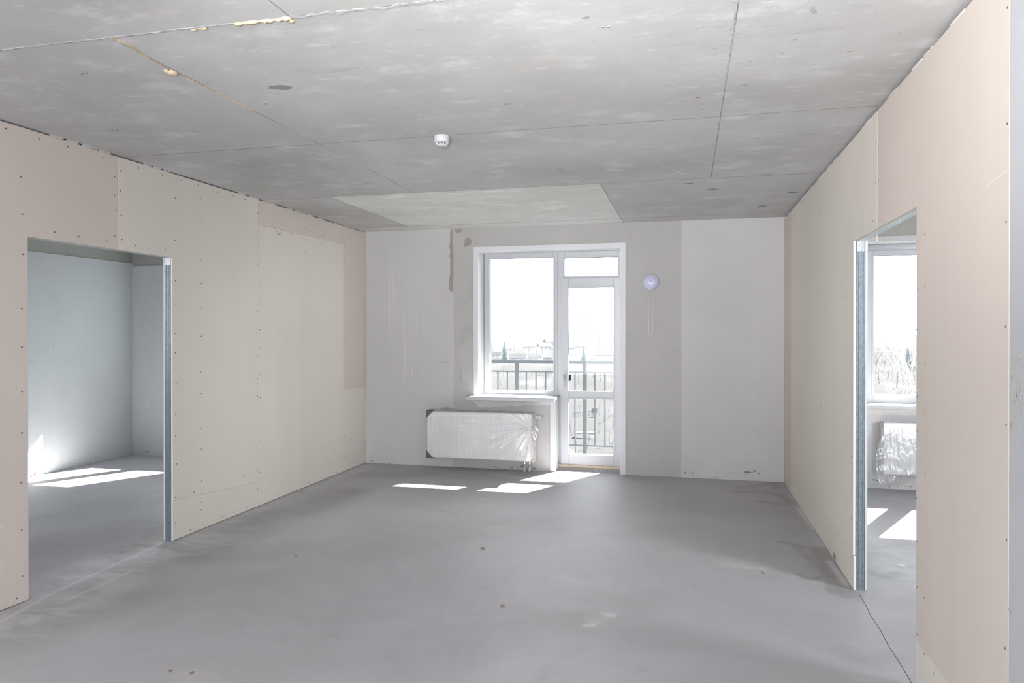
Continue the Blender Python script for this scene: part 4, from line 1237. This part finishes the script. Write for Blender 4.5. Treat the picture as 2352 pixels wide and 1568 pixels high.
# ------------------------------------------------------------------ bits lying on the floor
def bit(name, px_, py_, pts, th, mat, label, cat):
    c = FP(px_, py_)
    mb_ = MB().prism([(c[0] + a_, c[1] + b_, .0006) for a_, b_ in pts], (0, 0, th))
    return tag(mb_.build(name, mat, None, (c[0], c[1], 0)), label, cat)
bit('brown_chip', 1154, 1393, [(-.009, 0), (-.004, .012), (.008, .016), (.010, .008), (.0, .004), (-.004, -.008)], .005, 'leaf', 'small rust brown chip on the middle of the floor', 'debris')
bit('mortar_crumb', 1108, 1260, [(-.014, 0), (-.008, .006), (.004, .005), (.014, .010), (.013, -.004), (.0, -.006)], .008, 'debris', 'dark mortar crumb lying furthest left on the open floor', 'debris')
c = FP(1346, 1237)
tag(MB().tube([(c[0] - .019, c[1] + .022, .006), (c[0] - .017, c[1] - .012, .0025), (c[0] + .017, c[1] - .014, .0025), (c[0] + .017, c[1] + .024, .007)], .0015, 6).build('wire_staple', 'scuff', None, (c[0], c[1], 0)), 'bent thin wire piece on the floor before the balcony door', 'wire')
bit('paper_scrap', 2072, 1299, [(-.022, 0), (-.012, .016), (.018, .010), (.014, -.008), (-.004, -.006)], .003, 'paper', 'white paper scrap on the right room floor', 'scrap')
bit('dark_crumb', 438, 1547, [(-.007, 0), (-.002, .010), (.006, .014), (.008, .004), (.0, -.006)], .005, 'debris', 'dark crumb near the bottom left edge, right of its twin', 'debris')
bit('dark_crumb', 389, 1542, [(-.007, 0), (-.002, .006), (.008, .006), (.006, -.004)], .005, 'debris', 'dark crumb near the bottom left edge, left of its twin', 'debris')
bit('dark_splinter', 1751, 1316, [(-.004, .012), (.0, .014), (.012, -.012), (.008, -.014)], .004, 'debris', 'dark splinter on the floor left of the damp swirls', 'debris')
bit('dark_splinter', 680, 1278, [(-.014, -.004), (-.012, .002), (.012, .012), (.012, .006)], .004, 'debris', 'dark splinter on the floor right of the left doorway', 'debris')

# ------------------------------------------------------------------ balcony
slab = struct(MB().box(-4.4, 1.2, YOUT - .02, 9.34, -.36, -.14).build('floor_balcony', 'slab'), 'concrete balcony floor slab outside')
roof = struct(MB().box(XA - .6, XRR + .6, YOUT - .02, 8.55, 2.70, 2.90).box(-3.7, .9, 8.55, 9.335, 2.70, 2.90).build('trim_4', 'slab'), 'concrete slab overhanging the balcony and windows')
RY = 9.25
rail = thing('balcony_railing', (-1.74, RY, -.14), 'grey painted steel railing on the balcony outside the window', 'railing')
rxa, rxb = -4.005, .525
box(rxa, rxb, RY - .025, RY + .025, 1.083, 1.126).build('top_rail', 'rail', rail, bevel=.004)
box(rxa, rxb, RY - .012, RY + .012, .968, .985).build('mid_rail', 'rail', rail)
box(rxa, rxb, RY - .012, RY + .012, .020, .037).build('bottom_rail', 'rail', rail)
for k in range(-2, 4):
    xp = -2.19 + .905 * k
    box(xp - .025, xp + .025, RY - .02, RY + .02, -.14, 1.084).build('post', 'rail', rail)
    if k < 3:
        for q in range(1, 7):
            xb = xp + .905 * q / 7
            box(xb - .0085, xb + .0085, RY - .008, RY + .008, .036, .969).build('baluster', 'rail', rail)

# ------------------------------------------------------------------ the view: ground, trees, houses, tower, haze
GZ = -22.0
def gnd(px_, py_):
    """pixel to a point on the low ground outside"""
    x, y = FP(px_, py_)
    k = (1.5 - GZ) / 1.5
    return x * k, y * k
t = Tex('field_ground', 1, 0)
t.col = t.ramp(t.noise(.05, 8, .65, (1, .35, 1)), [(.35, (.0195, .0195, .0197, 1)), (.55, (.0235, .0236, .024, 1)), (.68, (.034, .0345, .035, 1))])
t.mix(t.step(t.noise(.35, 6, .7, (1, .4, 1)), .52, .7, 0, .6), (.0168, .0167, .017, 1))
t.mix(t.step(t.noise(.02, 5, .6, off=(3, 8, 0)), .56, .7, 0, .4), (.021, .024, .018, 1))
M['ground'] = t.done()
ground = struct(MB().box(-3000, 3000, 12, 5200, GZ - 1, GZ).build('floor_outside', 'ground'), 'pale open ground below the balcony')
M['fir'] = plain('fir_needles', (.085, .105, .115, 1), .9, spec=0, var=.3, vscale=1.5)
M['bark'] = plain('grey_bark', (.08, .08, .082, 1), .9, spec=0, var=.2, vscale=3)
M['twig'] = plain('grey_twigs', (.10, .10, .104, 1), .9, spec=0, var=.2, vscale=2)
M['birch'] = plain('white_birch_bark', (.5, .49, .48, 1), .8, spec=0, var=.1, vscale=6)
M['hwall'] = plain('house_wall_pale', (.22, .22, .225, 1), .9, spec=0, var=.06, vscale=.5)
M['hwall2'] = plain('house_wall_timber', (.15, .14, .135, 1), .9, spec=0, var=.1, vscale=.6)
M['hroof'] = plain('snow_pale_roof', (.05, .051, .053, 1), .8, spec=0, var=.05, vscale=.3)
M['hroof2'] = plain('grey_roof', (.022, .0245, .027, 1), .8, spec=0, var=.08, vscale=.3)
M['hwin'] = plain('house_window', (.11, .12, .14, 1), .3, spec=0)
M['twall'] = plain('tower_wall', (.22, .22, .225, 1), .9, spec=0, var=.03, vscale=.05)

def fir(px_, base_py, top_py, label, group=None, spread=.30):
    x, y = gnd(px_, base_py)
    dist = math.hypot(x, y)
    hgt = (base_py - top_py) / F_PX * (y * math.cos(YAW) - x * math.sin(YAW))
    o = thing('fir_tree', (x, y, GZ), label, 'tree', group)
    r_ = random.Random(int(px_ * 7 + base_py))
    MB().tube([(x, y, GZ), (x, y, GZ + hgt * .98)], [hgt * .018, hgt * .003], 6).build('trunk', 'bark', o)
    fo = MB()
    lay = 15
    for k in range(lay):
        f_ = k / lay
        z1 = GZ + hgt * (.08 + .92 * f_)
        rad_ = hgt * spread * (1 - f_) ** .85 + hgt * .012
        n_ = 11
        vs, fs = [(x, y, z1 + hgt * .10)], []
        a0 = r_.uniform(0, 6.28)
        for q in range(n_ * 2):
            a_ = a0 + math.pi * q / n_
            rr_ = rad_ * (r_.uniform(.85, 1.1) if q % 2 == 0 else r_.uniform(.5, .62))
            vs.append((x + rr_ * math.cos(a_), y + rr_ * math.sin(a_), z1 - (hgt * .02 if q % 2 == 0 else -hgt * .01)))
        for q in range(n_ * 2):
            fs.append((0, 1 + q, 1 + (q + 1) % (n_ * 2)))
        fo.add(vs, fs)
    fo.build('foliage', 'fir', o)
    return o
fir(1159, 831, 786, 'dark fir behind the rail, left window pane')
fir(1341, 832, 795, 'dark fir behind the rail, door pane')
fir(1126, 812, 768, 'fir at the left edge of the window pane')
fir(1375, 806, 764, 'distant fir in front of the tower block foot', spread=.22)
fir(2085, 838, 800, 'fir beyond the white branches in the right room window')

def grow(mb_, p, d, ln, rad_, depth, r_, bend=.35, fork=3, up=.1):
    q = p.copy()
    pts, rs = [q.copy()], [rad_]
    dd = d.copy()
    for k in range(3):
        dd = (dd + Vector((r_.uniform(-1, 1), r_.uniform(-1, 1), r_.uniform(-.6, 1))) * bend * .28 + Vector((0, 0, up * .3))).normalized()
        q = q + dd * ln / 3
        pts.append(q.copy())
        rs.append(rad_ * (1 - .16 * (k + 1)))
    mb_.tube(pts, rs, 5 if depth > 1 else 3, caps=False)
    if depth <= 0: return
    for k in range(fork):
        a_ = r_.uniform(.25, .75)
        o_ = dd.orthogonal().normalized()
        o_ = (o_ * math.cos(k * 2.1 + r_.uniform(0, 1.5)) + dd.cross(o_) * math.sin(k * 2.1 + r_.uniform(0, 1.5)))
        nd = (dd * math.cos(a_) + o_ * math.sin(a_)).normalized()
        st_ = pts[-1] if k == 0 else pts[-1 - r_.randint(0, 1)]
        grow(mb_, st_, nd, ln * r_.uniform(.62, .85), rs[-1] * (.85 if k == 0 else .72), depth - 1, r_, bend, fork, up)
# close pale crown outside the right room
def birch(x, y, label, seed, stems):
    o = thing('birch_tree', (x, y, GZ), label, 'tree')
    r_ = random.Random(seed)
    MB().tube([(x, y, GZ), (x + .1, y, GZ + 8), (x, y + .1, -10.0)], [.30, .22, .16], 10).build('trunk', 'birch', o)
    crown = MB()
    for dx, dy, dz, ln, rd in stems:
        grow(crown, Vector((x, y + .1, -10.2)), Vector((dx, dy, dz)).normalized(), ln, rd, 5, r_, .20, 3, .10)
    crown.build('branches', 'birch', o)
    return o
def bearing(px_, dist):
    x, y = gnd(px_, 900)
    k = dist / math.hypot(x, y)
    return x * k, y * k
bx0, by0 = bearing(2025, 36)
birch(bx0, by0, 'pale bare tree filling the right room window', 3, [(-.35, 0, 1, 4.6, .085), (-.05, .2, 1, 5.0, .10), (.22, -.1, 1, 5.2, .10), (.42, .2, 1, 5.4, .11), (.62, .1, .95, 5.2, .10), (.85, -.1, .8, 5.0, .09), (1.0, .1, .55, 4.6, .08), (-.6, 0, .9, 4.2, .07)])
# bare trees further off: a few shapes, each tree an object of its own
bare_src = []
for s_ in range(4):
    r_ = random.Random(40 + s_)
    mb = MB()
    grow(mb, Vector((0, 0, 0)), Vector((0, 0, 1)), 3.2, .13, 5, r_, .4, 3, .22)
    me = bpy.data.meshes.new('bare_tree')
    me.from_pydata([tuple(v) for v in mb.v], [], mb.f)
    me.materials.append(M['twig'])
    bare_src.append(me)
def bare(px_, py_, sc, label, group):
    x, y = gnd(px_, py_)
    o = bpy.data.objects.new('bare_tree', bare_src[rnd.randrange(4)])
    COL.objects.link(o)
    o.location = (x, y, GZ)
    o.scale = (sc, sc, sc * rnd.uniform(.85, 1.1))
    o.rotation_euler = (0, 0, rnd.uniform(0, 6.28))
    return tag(o, label, 'tree', group)
for px_, py_ in ((1136, 790), (1148, 795), (1172, 800), (1182, 806), (1190, 812), (1200, 808), (1208, 815), (1216, 806), (1226, 812), (1236, 802), (1246, 815), (1256, 806), (1264, 815), (1194, 822), (1214, 822), (1232, 820)):
    bare(px_, py_, rnd.uniform(1.4, 2.2), 'bare grey tree among houses beyond the railing, left pane', 'bare trees behind the left pane')
for px_, py_ in ((1312, 800), (1322, 812), (1356, 812), (1362, 817), (1378, 814), (1385, 805), (1394, 818), (1404, 806), (1352, 820), (1372, 822)):
    bare(px_, py_, rnd.uniform(1.3, 2.0), 'bare grey tree below the tower block, door pane', 'bare trees in the door pane')
for px_, py_ in ((1316, 945), (1330, 950), (1376, 955), (1386, 970), (1400, 960), (1408, 985), (1376, 995), (1390, 1010), (1402, 1025), (1312, 1000), (1322, 1040), (1408, 1040), (1350, 1030)):
    bare(px_, py_, rnd.uniform(.55, .95), 'leafless shrub on the field seen through the lower door pane', 'leafless shrubs in the lower pane')
for px_, py_ in ((1140, 850), (1156, 862), (1170, 855), (1195, 868), (1206, 858), (1222, 872), (1240, 860), (1258, 870), (1150, 885), (1215, 888), (1250, 890), (1316, 862), (1328, 880), (1362, 868), (1380, 878), (1398, 866), (1404, 888)):
    bare(px_, py_, rnd.uniform(.7, 1.2), 'leafless shrub on the field seen between the railing bars', 'leafless shrubs behind the railing')
for px_, py_ in ((2012, 860), (2030, 850), (2050, 856), (2070, 850), (2090, 862), (2104, 852), (2020, 880), (2060, 890), (2098, 895), (2006, 838), (2016, 832), (2026, 836), (2036, 830), (2046, 838), (2058, 832), (2012, 845), (2040, 868), (2078, 872), (2090, 880)):
    bare(px_, py_, rnd.uniform(1.6, 2.3), 'grey bare tree behind the pale one, right room window', 'grey bare trees in the right window')

def house(px_, base_py, wpx, hpx, label, rot=0.0, wall='hwall', roofm='hroof', flat=False, name='house'):
    x, y = gnd(px_, base_py)
    dep = y * math.cos(YAW) - x * math.sin(YAW)
    w, h_ = wpx / F_PX * dep, hpx / F_PX * dep
    o = thing(name, (x, y, GZ), label, 'building')
    o.rotation_euler = (0, 0, rot)
    d = w * .7
    wz = h_ * (.55 if not flat else .9)
    l_ = lambda m: [(p[0] + x, p[1] + y, p[2] + GZ) for p in m.v]
    mb_ = MB().box(-w / 2, w / 2, -d / 2, d / 2, -.5, wz); mb_.v = l_(mb_)
    mb_.build('wall', wall, o)
    if flat:
        mb_ = MB().box(-w * .53, w * .53, -d * .54, d * .54, wz, h_)
    else:
        ov = w * .06
        mb_ = MB().prism([(-w / 2 - ov, -d / 2 - ov, wz - ov * .5), (-w / 2 - ov, d / 2 + ov, wz - ov * .5), (-w / 2 - ov, 0, h_)], (w + 2 * ov, 0, 0))
    mb_.v = l_(mb_)
    mb_.build('roof', roofm, o)
    n_ = max(1, int(w / 4))
    for k in range(n_):
        xx = -w / 2 + w * (k + .5) / n_
        mb_ = MB().box(xx - w * .06 - .1, xx + w * .06 + .1, -d / 2 - .08, -d / 2 + .05, wz * .35, wz * .75); mb_.v = l_(mb_)
        mb_.build('window', 'hwin', o)
    return o
house(1190, 833, 36, 22, 'long white roofed building right above the rail, left pane', .1)
house(1228, 826, 26, 13, 'low pale house right of the white roofed building', -.2)
house(1250, 804, 28, 17, 'gabled house halfway up the slope, left pane', .5)
house(1262, 793, 24, 15, 'larger gabled house on the skyline, left pane', .7, 'hwall2')
house(1140, 822, 22, 14, 'small pale house at the left pane edge', -.1)
house(1168, 806, 20, 10, 'small white house above the left fir', .3)
house(1216, 800, 24, 9, 'long low house in the middle of the left pane', .05)
house(1392, 834, 44, 20, 'long flat pale building right above the rail, door pane', .0, flat=True)
house(1318, 818, 24, 12, 'low house at the left of the door pane', .1)
house(1330, 803, 22, 10, 'blue grey roofed house left of the tower foot', .2, 'hwall', 'hroof2')
house(1399, 812, 18, 16, 'flat roofed block right of the tower foot', 0, flat=True)
house(1366, 830, 18, 9, 'small shed roofed house right of the door pane fir', -.3, 'hwall2')
house(1258, 830, 16, 10, 'grey roofed house at the right edge of the left pane', .4, 'hwall', 'hroof2')
house(1365, 958, 11, 20, 'tiny grey hut on the field, lower door pane', .25, 'hwall2', 'hroof', name='hut')
house(1345, 1004, 42, 12, 'low white shed on the field, lower door pane', .0, flat=True, name='shed')
house(1256, 862, 30, 6, 'long white greenhouse on the field beyond the railing', .1, flat=True, name='greenhouse')
house(2098, 848, 24, 12, 'white roofed house in the right room window', .2)

# fence on the field
fx, fy = gnd(1318, 956)
fn = thing('field_fence', (fx, fy, GZ), 'thin wooden fence crossing the field, lower door pane', 'fence')
fx2, fy2 = gnd(1358, 953)
for k in range(9):
    f_ = k / 8
    x, y = fx + (fx2 - fx) * f_, fy + (fy2 - fy) * f_
    box(x - .08, x + .08, y - .08, y + .08, GZ, GZ + 1.3).build('post', 'twig', fn)
MB().tube([(fx, fy, GZ + 1.0), (fx2, fy2, GZ + 1.0)], .07, 4).build('rail', 'twig', fn)

# tower block
tx, ty = gnd(1368, 799)
tdep = ty * math.cos(YAW) - tx * math.sin(YAW)
tw = lambda px_: px_ / F_PX * tdep
tower = thing('tower_block', (tx, ty, GZ), 'pale tall apartment tower in the hazy distance, door pane', 'building')
tower.rotation_euler = (0, 0, YAW * .6)
th_ = tw(119)
def tl(m): m.v = [(p[0] + tx, p[1] + ty, p[2] + GZ) for p in m.v]; return m
tl(MB().box(tw(-34), tw(-10), -8, 10, -1, th_ * .93)).build('wing', 'twall', tower)
tl(MB().box(tw(-18), tw(-4), -10, 8, -1, th_)).build('stair_tower', 'twall', tower)
tl(MB().box(tw(-4), tw(14), -8, 10, -1, th_ * .94)).build('wing', 'twall', tower)
tl(MB().box(tw(14), tw(36), -5, 12, -1, th_ * .93)).build('wing', 'twall', tower)
tl(MB().box(tw(-6.6), tw(-5.8), -10.2, -9.9, 0, th_)).build('service_stripe', 'hroof2', tower)
win = MB()
fl = 20
for k in range(fl):
    z = th_ * (.10 + .83 * k / fl)
    for a_, b_, yy in ((-31, -24, -8), (-16.5, -14, -10), (2, 9, -8), (25, 30, -5)):
        if a_ == -16.5 and k > 14: b_ = -8
        win.box(tw(a_), tw(b_), yy - .25, yy + .05, z, z + th_ * .02)
stuff(tl(win).build('window', 'hwin', tower, label='rows of dark windows'))
tower2 = thing('slab_block', (tx - tw(26), ty + 120, GZ), 'faint lower block behind the tower, left of it', 'building')
o_ = ORG['slab_block']
MB().box(o_[0] - 6, o_[0] + 6, o_[1] - 5, o_[1] + 5, GZ, GZ + th_ * .55).build('wall', 'hroof2', tower2)
MB().box(o_[0] - 6.3, o_[0] + 6.3, o_[1] - 5.3, o_[1] + 5.3, GZ + th_ * .55, GZ + th_ * .57).build('roof', 'twall', tower2)

# summer haze over the low ground
m = bpy.data.materials.new('haze')
m.use_nodes = True
nt = m.node_tree
nt.nodes.clear()
out = nt.nodes.new('ShaderNodeOutputMaterial')
vs_ = nt.nodes.new('ShaderNodeVolumeScatter')
vs_.inputs['Color'].default_value = (.97, .98, 1, 1)
vs_.inputs['Density'].default_value = .00002
vs_.inputs['Anisotropy'].default_value = .0
nt.links.new(vs_.outputs[0], out.inputs['Volume'])
hz = MB().box(-1500, 1500, 86, 4800, GZ - 1.6, 73).build('haze', m)
tag(hz, 'milky haze lying over the distant town', 'haze', kind='stuff')
